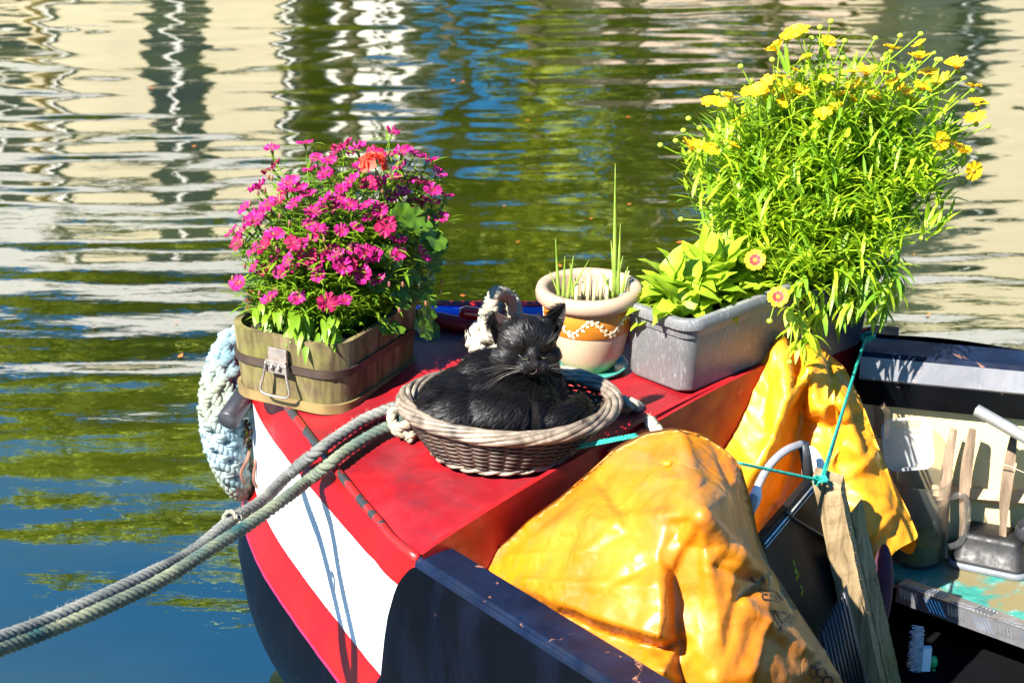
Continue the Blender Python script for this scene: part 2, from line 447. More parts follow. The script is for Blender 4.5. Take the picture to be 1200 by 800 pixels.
whc=n.mix(n.ramp(n.noise(5,6,.6),[(.5,0),(.8,1)]),(.72,.74,.76),(.50,.58,.70))  # bluish blotches put dappled shade and reflected sky into the white
c=n.mix(red,blk,redc); c=n.mix(white,c,whc)
pin=AND(AND(gt(Wn,.367),lt(Wn,.373)),fore); c=n.mix(pin,c,(.30,.02,.08))
chip=n.ramp(n.noise(30,6,.7),[(.70,0),(.72,1)]); c=n.mix(n.math('MULTIPLY',chip,.6),c,(.12,.06,.05))
n.P(Base_Color=c,Roughness=n.ramp(n.noise(8,4),[(.3,.22),(.7,.42)]),Coat_Weight=n.math('MULTIPLY',red,.18),Coat_Roughness=.1,Specular_IOR_Level=n.math('ADD',n.math('MULTIPLY',red,.3),.06))
n.bump(n.noise(7,3),.15,.01)
hull=mb.build('hull',n.mat,boat)
mbd.build('foredeck',m_deck,boat)
# rounded lip along the near deck edge
lip=[CR[i]+V((0,0,humpz(CR[i])+.002)) for i in range(iA,iB+1)]
mb=MB(); tube(mb,lip,.008,8)
n=NT('chipped_red_lip'); k=n.ramp(n.noise(9,4,.6,dist=1.5),[(.50,0),(.52,1)])
n.P(Base_Color=n.mix(k,(.42,.010,.008),(.025,.027,.027)),Roughness=.4,Coat_Weight=.2); n.bump(k,.4,.002)
mb.build('gunwale_lip',n.mat,hull)
# inner shoulder strip: sloping red band inside lip
# far gunwale: raised blue box with dark inner roll
far=[deck_grid(s/60,0) for s in range(34,60)]
mb=MB(); w_=.19
def inset(s,t): return deck_grid(s,t)
outer=[];inner=[]
for s in range(31,61):
    e=deck_grid(s/60,0); q=A.lerp(B,s/60); d=(V((.35,3.75,0))-V((e.x,e.y,0))).normalized()
    outer.append(e+V((0,0,.035))); inner.append(V((e.x,e.y,0))+d*w_*min(1,((61-s)/26)**1.3+.12)+V((0,0,e.z+.035)))
b0=len(mb.v)
for o_,i_ in zip(outer,inner):
    mb.vert(o_); mb.vert(i_); mb.vert(V((i_.x,i_.y,i_.z-.05)))
for k in range(len(outer)-1):
    a=b0+k*3; mb.face((a,a+1,a+4,a+3)); mb.face((a+1,a+2,a+5,a+4))
fgw=mb.build('far_gunwale',m_blue,boat)
mb=MB(); tube(mb,[p+V((0,0,-.006)) for p in inner],.017,10); mb.build('gunwale_roll',m_burg,fgw)
mb=MB(); tube(mb,[p+V((0,0,.0)) for p in outer],.009,8); mb.build('gunwale_edge',m_redgloss,fgw)
# bulkhead between foredeck and well
ax=(B-A).normalized(); axx=V((ax.x,ax.y,0)).normalized(); aft=V((ax.y,-ax.x,0)).normalized()
def bk(s): 
    p=A.lerp(B,s); p.z=ZD+camb*sin(pi*s)**.8; return p
mb=MB(); NBk=40
for i in range(NBk+1):
    p=bk(i/NBk)
    for q in (p+V((0,0,.002)),p+V((0,0,.012)),p+aft*.010+V((0,0,.012)),p+aft*.012+V((0,0,-.01)),p+aft*.012+V((0,0,-.12)),p+aft*.03+V((0,0,-.60))): mb.vert(q)
for i in range(NBk):
    for k in range(5):
        a=i*6+k; mb.face((a,a+6,a+7,a+1))
mb.build('bulkhead',m_burg,boat,auto=30)
# raised second coaming plate on the right stretch
mb=MB()
for i in range(14,NBk+1):
    p=bk(i/NBk)+aft*.014; k=.0+.02*min(1,(i-14)/14)
    for q in (p+V((0,0,k)),p+aft*.008+V((0,0,k)),p+aft*.008+V((0,0,-.16)),p+V((0,0,-.16))): mb.vert(q)
n_=NBk-14
for i in range(n_):
    for k in range(4):
        a=i*4+k; b=i*4+(k+1)%4; mb.face((a,a+4,b+4,b))
mb.face((0,1,2,3))
mb.build('coaming',m_burg,boat,smooth=False)
# near rail (thick navy capping)
o1=A; o2=P(715,800,ZD); i1=P(537,640,ZD); i2=P(800,800,ZD)
dn=(o2-o1).normalized(); di=(i2-i1).normalized()
mb=MB()
secs=[(o1,i1),(o1.lerp(o2,.5)+V((0,0,0)),i1.lerp(i2,.5)),(o2,i2),(o2+V((.34,-.44,0)),i2+di*.56)]
rows=[]
for o_,i_ in secs:
    nn=(o_-i_).normalized()
    prof=[i_+V((0,0,-.32)),i_+V((0,0,-.10)),i_+V((0,0,-.012)),i_+nn*.012+V((0,0,0)),o_-nn*.004+V((0,0,.004)),o_+nn*.006+V((0,0,-.004)),o_+nn*.007+V((0,0,-.012))]
    rows.append([mb.vert(p) for p in prof])
for a,b in zip(rows,rows[1:]):
    for k in range(6): mb.face((a[k],b[k],b[k+1],a[k+1]))
mb.face(rows[0])
mb.build('near_rail',m_navy,boat,auto=30)
# far rail: navy top, grey worn chamfer, dark face
m_grey=worn('worn_grey_metal',(.11,.11,.12),(.18,.18,.19),.45,6,rust=.5,chip=(.45,.22,.16))
r0=P(1014,394,.765); r1=P(1200,411,.765); rd=(r1-r0).normalized(); r2=r1+rd*.6
n_in=V((rd.y,-rd.x,0)).normalized()
mb=MB()
def railsec(p,pp): return [mb.vert(p+V(q)) for q in pp]
rr=[]
for p in (r0,r1,r2):
    rr.append([mb.vert(p-n_in*.02+V((0,0,-.02))),mb.vert(p),mb.vert(p+n_in*.075+V((0,0,-.004))),mb.vert(p+n_in*.085+V((0,0,-.012))),mb.vert(p+n_in*.098+V((0,0,-.055))),mb.vert(p+n_in*.094+V((0,0,-.06))),mb.vert(p+n_in*.06+V((0,0,-.13))),mb.vert(p+n_in*.02+V((0,0,-.14)))])
for a,b in zip(rr,rr[1:]):
    for k in range(7): mb.face((a[k],b[k],b[k+1],a[k+1]),[0,0,0,1,1,2,2][k])
mb.face(rr[0])
mb.build('far_rail',[m_navy,m_grey,m_black],boat,smooth=False)
# inner lining
m_cream=simple('cream_plywood',(.64,.50,.24),.55,.08,6,bump=.1)
l0=r0+n_in*.03; l1=r2+n_in*.03
mb=MB(); c0=(l0+l1)/2; rotz=Matrix.Rotation(atan2(rd.y,rd.x),3,'Z')
box(mb,(c0.x,c0.y,.46),((l1-l0).length,.012,.36),rotz); lining=mb.build('inner_lining',m_cream,boat,smooth=False)
m_wood=NT('weathered_wood'); f=m_wood.noise(5,6,.6,m_wood.co(scale=(1,1,1)),dist=1.0)
m_wood.P(Base_Color=m_wood.ramp(f,[(.3,(.30,.20,.10)),(.7,(.50,.38,.22))]),Roughness=.7); m_wood.bump(m_wood.noise(40,5),.3,.003); m_wood=m_wood.mat
# well: floor and dark inner walls
well=[A+aft*.02,B+aft*.02,r2+n_in*.05,V((1.6,2.0,0)),V((.66,2.36,0)),i2+di*.56,i2,i1]
mb=MB(); b0=len(mb.v)
for z in (.16,): 
    ids=[mb.vert((p.x,p.y,z)) for p in well]; mb.face(ids)
mb.build('well_floor',m_dark,boat,smooth=False)
mb=MB()
p0=B+aft*.02; p1=r2+n_in*.055
mb.add([(p0.x,p0.y,.16),(p1.x,p1.y,.16),(p1.x,p1.y,.30),(p0.x,p0.y,.30)],[(0,1,2,3)])
box(mb,((B+aft*.05).x,(B+aft*.05).y,.52),(.06,.05,.5),rotz)
mb.build('well_side',m_black,boat,smooth=False)
# T-shaped mooring stud on the foredeck
TS=P(585,372,.84)
# ---------- T stud with white rope on the far side of the foredeck ----------
mb=MB(); t0=PY(545,366,4.12); t1=PY(650,380,4.10); tube(mb,[t0-V((.012,0,0)),t0,t0.lerp(t1,.5),t1],lambda u:.014 if u>.02 else .009,14)
mid=t0.lerp(t1,.55); tube(mb,[mid+V((0,0,-.01)),V((mid.x,mid.y,.76))],.016,12)
mb.build('mooring_stud',m_redgloss,boat)

def ropemat(name,c1,c2,c3=None,sc_=60):
    n=NT(name); f=n.noise(7,4,.6); g=n.noise(sc_*4,3,.6)
    c=n.ramp(f,[(.35,c1),(.65,c2)])
    if c3: c=n.mix(n.ramp(n.noise(4,3,.6),[(.5,0),(.62,1)]),c,c3)
    c=n.mix(n.math('MULTIPLY',g,.5),c,tuple(x*.35 for x in c1))
    n.P(Base_Color=c,Roughness=.9,Specular_IOR_Level=.2); n.bump(g,.6,.002); return n.mat
m_rw=ropemat('white_rope',(.34,.29,.21),(.52,.48,.37))
m_rg=ropemat('grey_rope',(.09,.10,.10),(.26,.26,.22))
m_rt=ropemat('green_grey_rope',(.07,.10,.085),(.25,.26,.16),(.02,.08,.085))
m_fend=ropemat('pale_blue_rope',(.10,.20,.24),(.32,.43,.47),(.27,.30,.22))

# knotted white rope
rr_=random.Random(5); mb=MB()
kp=[(612,410,4.02),(600,388,4.05),(598,352,4.06),(586,343,4.02),(577,352,3.98),(580,380,3.96),(596,395,4.0),(606,372,4.06),(600,350,4.12),(588,358,4.16),(578,375,4.1),(560,385,3.98),(552,398,3.95),(560,412,3.95),(578,410,3.94),(588,392,3.97),(572,380,4.0),(556,386,4.05),(565,404,3.96),(584,418,3.92),(570,416,3.9),(556,402,3.92),(572,394,3.93),(590,404,3.93),(562,420,3.90),(545,428,3.87)]
rope_geo(mb,catmull([PY(*k) for k in kp],8),.0135,.04,fuzz=250,rnd=rr_)
rope_geo(mb,catmull([PY(572,392,3.93),PY(566,372,3.98),PY(576,346,4.04),PY(584,340,4.06),PY(592,352,4.1)],8),.011,.04,fuzz=250,rnd=rr_)
tag(mb.build('knotted_rope',m_rw),'off white rope knotted round the red stud behind the black cat','rope')
# short white rope coming out from under the basket on the right
mb=MB(); c=[PD(640,500,.014),PD(690,478,.014),PD(722,470,.015),PD(742,474,.016),PD(757,487,.016)]
e=PD(766,500,.016); c+=[e,e+aft*.03+V((0.01,0,-.035)),e+aft*.035+V((.015,0,-.12))]
rope_geo(mb,catmull(c,8),.0125,.045,fuzz=200,rnd=rr_)
tag(mb.build('white_rope',m_rw),'clean white rope end hanging over the red coaming right of the wicker basket','rope')
# two mooring ropes
def Q(px,py,y): return PY(px,py,y)
up=[PD(560,470,.02),PD(500,470,.02),PD(470,475,.025),PD(430,490,.022),PD(395,512,.024),PD(366,533,.034),Q(338,556,3.66),Q(305,588,3.50),Q(268,612,3.38),Q(225,647,3.25),Q(170,675,3.08),Q(100,708,2.93),Q(30,737,2.79),Q(-60,768,2.62),Q(-220,820,2.4)]
mb=MB(); rope_geo(mb,catmull(up,10),.0118,.046,fuzz=500,rnd=rr_)
tag(mb.build('mooring_rope',m_rg),'grey fuzzy mooring rope, the upper of the two leaving the bow','rope',group='mooring ropes')
lo=[PD(560,490,.016),PD(505,486,.02),PD(476,492,.028),PD(445,505,.02),PD(412,524,.024),PD(384,545,.034),Q(362,562,3.56),Q(335,583,3.46),Q(295,612,3.36),Q(250,641,3.24),Q(190,679,3.09),Q(115,715,2.93),Q(40,745,2.79),Q(-60,781,2.6),Q(-220,836,2.38)]
mb=MB(); rope_geo(mb,catmull(lo,10),.0118,.046,fuzz=450,rnd=rr_)
tag(mb.build('mooring_rope',m_rt),'green tinged mooring rope, the lower of the two leaving the bow','rope',group='mooring ropes')
# loose knot by the basket's left side + fuzzy stopper on the rope
mb=MB(); k=PD(478,500,.02)
kk=[k+V((-.03,.0,.0)),k+V((-.01,-.025,.012)),k+V((.02,-.005,.02)),k+V((.0,.025,.012)),k+V((-.03,.01,.025)),k+V((-.02,-.02,.0)),k+V((.01,-.02,-.005)),k+V((.0,-.03,-.012))]
rope_geo(mb,catmull(kk,8),.010,.04,fuzz=400,rnd=rr_)
tag(mb.build('rope_knot',m_rw),'small frayed off white rope knot against the left side of the wicker basket','knot')
mb=MB(); k=Q(268,608,3.375)
kk=[k+V((.0135*cos(a)+a*.0012,.012*sin(a)*.6+a*.001,.0135*sin(a)-a*.0012)) for a in [i*.7 for i in range(17)]]
rope_geo(mb,kk,.0045,.03,fuzz=2500,rnd=rr_)
tag(mb.build('rope_whipping',ropemat('frayed_twine',(.16,.15,.11),(.34,.31,.24))),'frayed pale twine bound round the grey mooring rope','twine')

# ---------- bow fender ----------
fe=catmull([Q(296,388,4.22),Q(275,404,4.16),Q(264,430,4.12),Q(258,468,4.08),Q(261,508,4.08),Q(271,545,4.10),Q(284,578,4.14)],10)
fe=resample(fe,90); fr_=frames(fe); mb=MB()
prof=lambda u:.035*(sin(pi*min(1,max(0,u*.96+.04)))**.45)
for sgn in (1,-1):
    for s in range(5):
        q=[]
        for i,(p,(t,a,b)) in enumerate(zip(fe,fr_)):
            u=i/89; th=2*pi*s/5+sgn*u*2*pi*2.0; r=prof(u)+.004*sin(5*(th-0)*1.0+sgn*pi/2+u*60)
            q.append(p+(a*cos(th)+b*sin(th))*r)
        rope_geo(mb,q,.0125,.034,strands=3,step=.006,fuzz=200,rnd=rr_)
tube(mb,fe,lambda u:prof(u)*.93,12)
tag(mb.build('rope_fender',m_fend),'pale blue plaited rope fender hanging round the bow stem','fender')
m_rub=simple('black_rubber',(.02,.021,.026),.45,.3,14,bump=.2)
mb=MB(); a=Q(266,494,3.99); b=Q(318,420,4.16)
d=(b-a).normalized(); tube(mb,[a,a+d*.003,b],lambda u:.021 if u<.01 else .0235,18)
tag(mb.build('rubber_tube',m_rub),'black rubber tube sticking out over the pale blue rope fender','tube')
# rusty net remains between fender and hull
m_rust=simple('frayed_brown_cord',(.20,.09,.06),.9,.4,30)
mb=MB()
for i in range(12):
    k=Q(rr_.uniform(280,300),rr_.uniform(410,560),rr_.uniform(4.04,4.12)); 
    tube(mb,catmull([k,k+V((rr_.uniform(-.03,.03),rr_.uniform(-.02,.02),rr_.uniform(-.03,.03))),k+V((rr_.uniform(-.03,.03),0,-.05)),k+V((rr_.uniform(-.04,.02),.01,-.08))],5),.0035,6)
tag(mb.build('lashing_cord',m_rust),'frayed brown lashing cord between the rope fender and the red stem','cord')

# ---------- wooden trough ----------
def rrect(a,b,r,n=10):
    out=[]
    for cx,cy,a0 in ((a-r,b-r,0),(-a+r,b-r,pi/2),(-a+r,-b+r,pi),(a-r,-b+r,3*pi/2)):
        for k in range(n+1):
            th=a0+pi/2*k/n; out.append((cx+r*cos(th),cy+r*sin(th)))
    return out
f0=PD(302,463); f1=PD(396,488); f2=PD(492,412)
uu=(f2-f1); uu.z=0; la=uu.length; uu.normalize(); vv=(f0-f1); vv.z=0; vv=(vv-uu*vv.dot(uu)); lb=max(vv.length,.17); vv.normalize()
tz=max(f1.z,f0.z)+.004
tc=f1+uu*(la/2)+vv*(lb/2); tc.z=tz
TH=.142; TA=la/2+.012; TB=lb/2+.014
def outl(sc_,z,r=.062,n=10): 
    return [tc+uu*x+vv*y+V((0,0,z)) for x,y in rrect(TA*sc_+.0,TB*sc_,r,n)]
trough=thing('wooden_planter','weathered wooden trough with a dark metal band holding pink flowers','planter',tc)
m_tr=NT('mossy_staves'); co=m_tr.co('Object')
f=m_tr.noise(8,6,.65,m_tr.co(scale=(5,5,.8)),dist=.5); g=m_tr.noise(9,4,.6)
c=m_tr.ramp(f,[(.3,(.025,.017,.008)),(.48,(.09,.065,.03)),(.72,(.22,.175,.085))])
c=m_tr.mix(m_tr.math('MULTIPLY',m_tr.ramp(g,[(.45,0),(.65,1)]),.55),c,(.17,.17,.035))
m_tr.P(Base_Color=c,Roughness=.75,Specular_IOR_Level=.3); m_tr.bump(m_tr.noise(30,5,.6,m_tr.co(scale=(3,3,.6))),.5,.002); m_tr=m_tr.mat
# body: each stave slightly separated by a groove
mb=MB()
def ring(sc_,z,n=10,groove=0,r=.062):
    pts=outl(sc_,z,r,n); pts=resample(pts,168,True)
    if groove:
        cc=tc+V((0,0,z)); pts=[p-(p-cc).normalized()*(.0022 if k%7==0 else 0) for k,p in enumerate(pts)]
    return pts
lv=[(.945,.0,1),(.945,.012,1),(.97,.06,1),(1.0,TH-.004,1),(1.0,TH,0),(.92,TH,0),(.91,TH-.03,0),(.90,.03,0)]
for sc_,z,gr in lv:
    for p in ring(sc_,z,groove=gr,r=.062*sc_): mb.vert(p)
for i in range(len(lv)-1):
    for k in range(168):
        k2=(k+1)%168; mb.face((i*168+k,i*168+k2,(i+1)*168+k2,(i+1)*168+k))
mb.face(list(range(7*168,8*168))[::-1])
mb.build('staves',m_tr,trough,auto=40)
m_band=simple('dark_iron_band',(.045,.028,.02),.6,.4,30,metal=.3)
def band(z0,z1,s0,s1,name,mat,off=.004):
    mb=MB()
    for sc_,z in ((s0,z0),(s0+off/TA,z0),(s1+off/TA,z1),(s1,z1)):
        for p in resample(outl(sc_+.006,z,.062),168,True): mb.vert(p)
    for i in range(3):
        for k in range(168):
            k2=(k+1)%168; mb.face((i*168+k,i*168+k2,(i+1)*168+k2,(i+1)*168+k))
    mb.build(name,mat,trough,auto=40)
band(.072,.088,.975,.982,'iron_band',m_band)
band(-.003,.016,.95,.955,'base_rim',simple('worn_base_wood',(.16,.11,.04),.7,.5,12),.006)
m_steel=simple('rusty_steel',(.28,.24,.21),.45,.25,40,metal=.7)
# handle on the front end
fm=tc-uu*(TA*1.0)+V((0,0,.088)); nf=-uu; side=vv
hn=thing  # alias unused
mb=MB(); 
rotf=Matrix((side,nf,V((0,0,1)))).transposed()
box(mb,fm+nf*.006+V((0,0,.016)),(.042,.006,.034),rotf); box(mb,fm+nf*.011+V((0,0,.004)),(.046,.010,.012),rotf); box(mb,fm+nf*.009+V((0,0,-.010)),(.050,.006,.016),rotf)
for s in (-.008,.008): tube(mb,[fm+nf*.014+side*s+V((0,0,.004)),fm+nf*.020+side*s+V((0,0,-.004)),fm+nf*.013+side*s+V((0,0,-.012))],.0028,6)
hp=mb.build('handle_plate',m_steel,trough,bevel=.001,smooth=False)
mb=MB(); hh=[fm+nf*.016+side*a+V((0,0,z)) for a,z in ((.022,.006),(.026,-.02),(.033,-.047),(.03,-.056),(.018,-.06),(-.018,-.06),(-.03,-.056),(-.033,-.047),(-.026,-.02),(-.022,.006))]
tube(mb,[p+nf*(-(p.z-fm.z)*.12) for p in catmull(hh,5)],.0026,8); mb.build('handle',m_steel,hp)
m_soil=simple('potting_soil',(.035,.024,.015),.95,.5,60,bump=1,bd=.01)
mb=MB(); pts=resample(outl(.915,TH-.022,.055),60,True); mb.face([mb.vert(p) for p in pts]); mb.build('soil',m_soil,trough)

# ---------- terracotta pot ----------
pc=PD(689,431); pot=thing('terracotta_pot','glazed terracotta pot with an orange leaf patterned band and sprouting bulbs','flower pot',pc)
PH=PY(685,333,pc.y).z-pc.z; print('pot h',PH,'pc',pc)
m_terra=NT('pale_glazed_clay'); f=m_terra.noise(6,5,.6)
c=m_terra.ramp(f,[(.3,(.34,.20,.12)),(.55,(.46,.36,.23)),(.8,(.52,.43,.30))])
sx=m_terra.node('ShaderNodeSeparateXYZ'); m_terra.t.links.new(m_terra.co(),sx.inputs[0])
mossk=m_terra.math('MULTIPLY',m_terra.ramp(m_terra.math('SUBTRACT',sx.outputs[2],pc.z),[(.005,1),(.045,0)]),m_terra.ramp(m_terra.noise(20,4),[(.35,.3),(.6,1)]))
c=m_terra.mix(mossk,c,(.20,.24,.05)); m_terra.P(Base_Color=c,Roughness=.4,Coat_Weight=.15); m_terra.bump(m_terra.noise(60,4),.15,.002); m_terra=m_terra.mat
m_rimc=simple('brown_clay_rim',(.36,.25,.17),.5,.2,10)
r0_=.052; sR=126/2/(F/(pc.y*cos(PITCH)+(H-pc.z-PH)*sin(PITCH)))
bz0=PH*.52; bz1=PH*.80
mb=MB(); lathe(mb,[(0,.006),(r0_-.004,.006),(r0_,.012),(sR*.66,PH*.22),(sR*.80,bz0),(sR*.845,bz1),(sR*.85,PH*.83)],pc,64); mb.build('body',m_terra,pot)
mb=MB(); lathe(mb,[(sR*.845,PH*.82),(sR*.93,PH*.825),(sR*.99,PH*.86),(sR*1.0,PH*.93),(sR*.97,PH*.985),(sR*.9,PH),(sR*.80,PH*.99),(sR*.77,PH*.95),(sR*.74,PH*.72),(sR*.70,PH*.6)],pc,64); mb.build('rim',m_rimc,pot)
m_or=simple('orange_glaze',(.42,.14,.012),.4,.25,14)
mb=MB(); lathe(mb,[(sR*.806,bz0),(sR*.812+.001,bz0+.002),(sR*.846+.001,bz1-.002),(sR*.846,bz1)],pc,64); bd=mb.build('glaze_band',m_or,pot)
mb=MB()
def onpot(a,z,off=.002):
    k=(z-bz0)/(bz1-bz0); r=sR*(.808+.038*k)+off; return pc+V((r*cos(a),r*sin(a),z))
zc=(bz0+bz1)/2; amp=(bz1-bz0)*.30
tube(mb,[onpot(a/120*2*pi,zc+amp*sin(a/120*2*pi*7),.0018) for a in range(120)],.0013,5,closed=True)
for i in range(0,120,2):
    a=i/120*2*pi; z=zc+amp*sin(a*7)
    for s in (1,-1):
        da=.085+.02*(i%3); dz_=s*(.008+.004*(i%2)); c0=onpot(a,z+s*.001); c1=onpot(a+da*.8,z+dz_); 
        zz=min(bz1-.003,max(bz0+.003,z+dz_)); c1=onpot(a+da*.8,zz); m_=(c0+c1)/2; w_=(c1-c0).cross(V((cos(a),sin(a),0))).normalized()*.0034; nn=V((cos(a),sin(a),0))*.0012
        mb.add([c0,m_+w_+nn,c1,m_-w_+nn],[(0,1,2,3)])
mb.build('leaf_relief',simple('cream_glaze',(.8,.7,.52),.5,.1,30),bd) if False else mb.build('leaf_relief',simple('cream_glaze',(.58,.47,.30),.5,.1,30),pot)
mb=MB(); lathe(mb,[(0,0),(sR*.73,0)],pc+V((0,0,PH*.70)),40); mb.build('soil',m_soil,pot)
mb=MB(); lathe(mb,[(0,.001),(.072,.001),(.080,.012),(.076,.013),(.068,.006),(0,.006)],pc,48)
tag(mb.build('plant_saucer',simple('jade_glaze',(.05,.26,.20),.25,.2,20)),'jade green saucer under the terracotta pot','saucer')

# ---------- grey plastic planter ----------
g0=PD(742,453); g1=PD(802,466); gz=max(g0.z,g1.z)+.003
gu=(PD(925,404)-g1); gu.z=0; gu.normalize(); gu=V((.72,.694,0)).normalized(); gv=V((-gu.y,gu.x,0))
GL=.40; GW=.165; gc=g1+gu*(GL/2)+gv*(GW/2-.005); gc.z=gz
planter=thing('plastic_planter','grey scratched plastic trough planter full of bright green leaves','planter',gc)
m_gp=NT('scratched_grey_plastic')
vo=m_gp.node('ShaderNodeTexVoronoi'); vo.feature='DISTANCE_TO_EDGE'; vo.inputs['Scale'].default_value=28; m_gp.t.links.new(m_gp.co(scale=(1,1,1.6)),vo.inputs[0])
scr=m_gp.ramp(m_gp.noise(50,5,.7,m_gp.co(scale=(3,3,.4)),dist=2),[(.58,0),(.63,1)])
c=m_gp.mix(m_gp.math('MULTIPLY',scr,.35),m_gp.ramp(m_gp.noise(9,4),[(.3,(.11,.11,.11)),(.7,(.18,.18,.18))]),(.6,.6,.65))
m_gp.P(Base_Color=c,Roughness=.42); m_gp.bump(m_gp.noise(40,4),.1,.002); m_gp=m_gp.mat
def planter_box(mbx,c,u,v,L_,W_,Hh,r,lip,thick=.005,flare=1.08,n=8):
    def rg(a,b,rr,z): return [c+u*x+v*y+V((0,0,z)) for x,y in rrect(a,b,rr,n)]
    a0,b0=L_/2,W_/2; e=(flare-1)*min(a0,b0)
    rings=[rg(a0-.004,b0-.004,r,0),rg(a0,b0,r,.006),rg(a0+e*.6,b0+e*.6,r,Hh*.72),rg(a0+e*.62,b0+e*.62,r,Hh*.73),rg(a0+e*.62+.004,b0+e*.62+.004,r,Hh*.74),rg(a0+e+.004,b0+e+.004,r+.004,Hh-lip),rg(a0+e+.012,b0+e+.012,r+.012,Hh-lip+.001),rg(a0+e+.014,b0+e+.014,r+.014,Hh-lip*.4),rg(a0+e+.010,b0+e+.010,r+.01,Hh),rg(a0+e-.002,b0+e-.002,r,Hh),rg(a0+e-.008,b0+e-.008,r,Hh-lip*.8),rg(a0-.006,b0-.006,r,.02)]
    m_=len(rings[0]); b=len(mbx.v)
    for q in rings:
        for p in q: mbx.vert(p)
    for i in range(len(rings)-1):
        for k in range(m_):
            k2=(k+1)%m_; mbx.face((b+i*m_+k,b+i*m_+k2,b+(i+1)*m_+k2,b+(i+1)*m_+k))
    mbx.face([b+k for k in range(m_)][::-1])
    return rg
GH=.160
mb=MB(); rg=planter_box(mb,gc,gu,gv,GL,GW,GH,.03,.022,flare=1.14); mb.build('tub',m_gp,planter,auto=50)
mb=MB(); mb.face([mb.vert(p) for p in rg(GL/2,GW/2,.03,GH-.03)]); mb.build('soil',m_soil,planter)
# recessed end panel
# dark planter behind
dc=PD(905,408)+gu*.22+gv*(-.0); dc=V((.61,4.13,dz(.61,4.13)+.003))
dark=thing('dark_planter','dark navy plastic planter behind the yellow tarpaulin holding the tall yellow flowers','planter',dc)
m_dn=simple('dark_navy_plastic',(.018,.02,.035),.35,.2,20)
mb=MB(); rg2=planter_box(mb,dc,gu,gv,.20,.17,.175,.03,.02,flare=1.16); mb.build('tub',m_dn,dark,auto=50)
mb=MB(); mb.face([mb.vert(p) for p in rg2(.10,.085,.03,.15)]); mb.build('soil',m_soil,dark)

# ---------- wicker basket ----------
bc=PD(588,527); bc.z=dz(bc.x,bc.y)+.004
rimc=PY(597,474,bc.y+.02); RH=rimc.z-bc.z; RA=.192; RB=.158; BA=.122; BB=.105
print('basket',bc,rimc,RH)
basket=thing('wicker_basket','round wicker basket with a thick twisted rim holding a black cat','basket',bc)
def bshape(th,k,off=0):
    k2=k**.85; a=BA+(RA-BA)*k2+off; b=BB+(RB-BB)*k2+off; c=bc.lerp(V((rimc.x,rimc.y,bc.z)),k)
    return V((c.x+a*cos(th),c.y+b*sin(th),bc.z+RH*k))
m_wick=NT('wicker'); f=m_wick.noise(60,4,.6); c=m_wick.ramp(m_wick.noise(18,3),[(.3,(.013,.006,.004)),(.7,(.055,.028,.015))])  # body wicker colour darkened to carry the shade under the rim
m_wick.P(Base_Color=c,Roughness=.55); m_wick.bump(f,.3,.001); m_wick=m_wick.mat
m_wrim=NT('pale_willow'); c=m_wrim.ramp(m_wrim.noise(22,4,.6,dist=1),[(.3,(.045,.032,.023)),(.52,(.19,.15,.11)),(.75,(.36,.31,.235))])
m_wrim.P(Base_Color=c,Roughness=.5); m_wrim.bump(m_wrim.noise(70,4),.4,.0015); m_wrim=m_wrim.mat
mb=MB(); NS=34
for s in range(NS):
    th=2*pi*s/NS; tube(mb,[bshape(th,k/6,0) for k in range(7)],.0032,6)
mb.build('stakes',m_wick,basket)
mb=MB(); rows=17; rb=random.Random(3)
for r_ in range(rows):
    k=.03+.92*r_/(rows-1); ph=r_%2; pts=[]
    for j in range(NS*4):
        th=2*pi*j/(NS*4); o=.0042*cos(th*NS/2*1.0*2/1+pi*ph) if False else .0045*cos(NS/2*th+pi*ph)
        pts.append(bshape(th,min(1,k+rb.uniform(-.006,.006)),o))
    tube(mb,pts,.0031+rb.uniform(-.0004,.0004),6,closed=True)
mb.build('weave',m_wick,basket)
mb=MB()
lathe(mb,[(0,.004),(.9*BA,.004),(BA,.008)],bc,40,sy=BB/BA); mb.build('base',m_wick,basket)
mb=MB()
for s in range(7):
    pts=[]
    for j in range(300):
        th=2*pi*j/300; a=2*pi*s/7+th*3; pts.append(bshape(th,1.0,.013*cos(a))+V((0,0,.006+.0085*sin(a)+.003*sin(th*2+1))))
    tube(mb,pts,.0047+.0008*(s%3),7,closed=True)
mb.build('rim',m_wrim,basket)
mb=MB()
for s in range(2):
    pts=[]
    for j in range(200):
        th=2*pi*j/200; a=pi*s+th*11; pts.append(bshape(th,.0,.006+.004*cos(a))+V((0,0,.003+.003*sin(a))))
    tube(mb,pts,.0038,6,closed=True)
mb.build('foot_braid',m_wrim,basket)
# ---------- black cat ----------
def ell(mb,c,r,rot=None,seg=20,rg=14):
    b=len(mb.v); c=V(c)
    for i in range(rg+1):
        ph=pi*i/rg
        for k in range(seg):
            th=2*pi*k/seg; q=V((r[0]*sin(ph)*cos(th),r[1]*sin(ph)*sin(th),r[2]*cos(ph)))
            mb.vert(c+(rot@q if rot is not None else q))
    for i in range(rg):
        for k in range(seg):
            k2=(k+1)%seg; mb.face((b+i*seg+k,b+(i+1)*seg+k,b+(i+1)*seg+k2,b+i*seg+k2))
by=bc.y
hc=PY(618,405,by-.015)                                   # head centre
fwd=V((.27,-.96,.06)).normalized(); rt=fwd.cross(V((.08,0,1))).normalized()*1; rt=V((0,0,1)).cross(fwd).normalized()*-1
if rt.x<0: rt=-rt
upv=rt.cross(fwd).normalized(); upv=upv if upv.z>0 else -upv
roll=radians(-3); rt2=(rt*cos(roll)+upv*sin(roll)); upv=(upv*cos(roll)-rt*sin(roll)); rt=rt2
HM=Matrix((rt,fwd,upv)).transposed()                      # local x right, y forward, z up
HS=1.05
def hl(x,y,z): return hc+HM@(V((x,y,z))*HS)
mb=MB()
def he(c,r): ell(mb,hl(*c),[k*HS for k in r],HM)
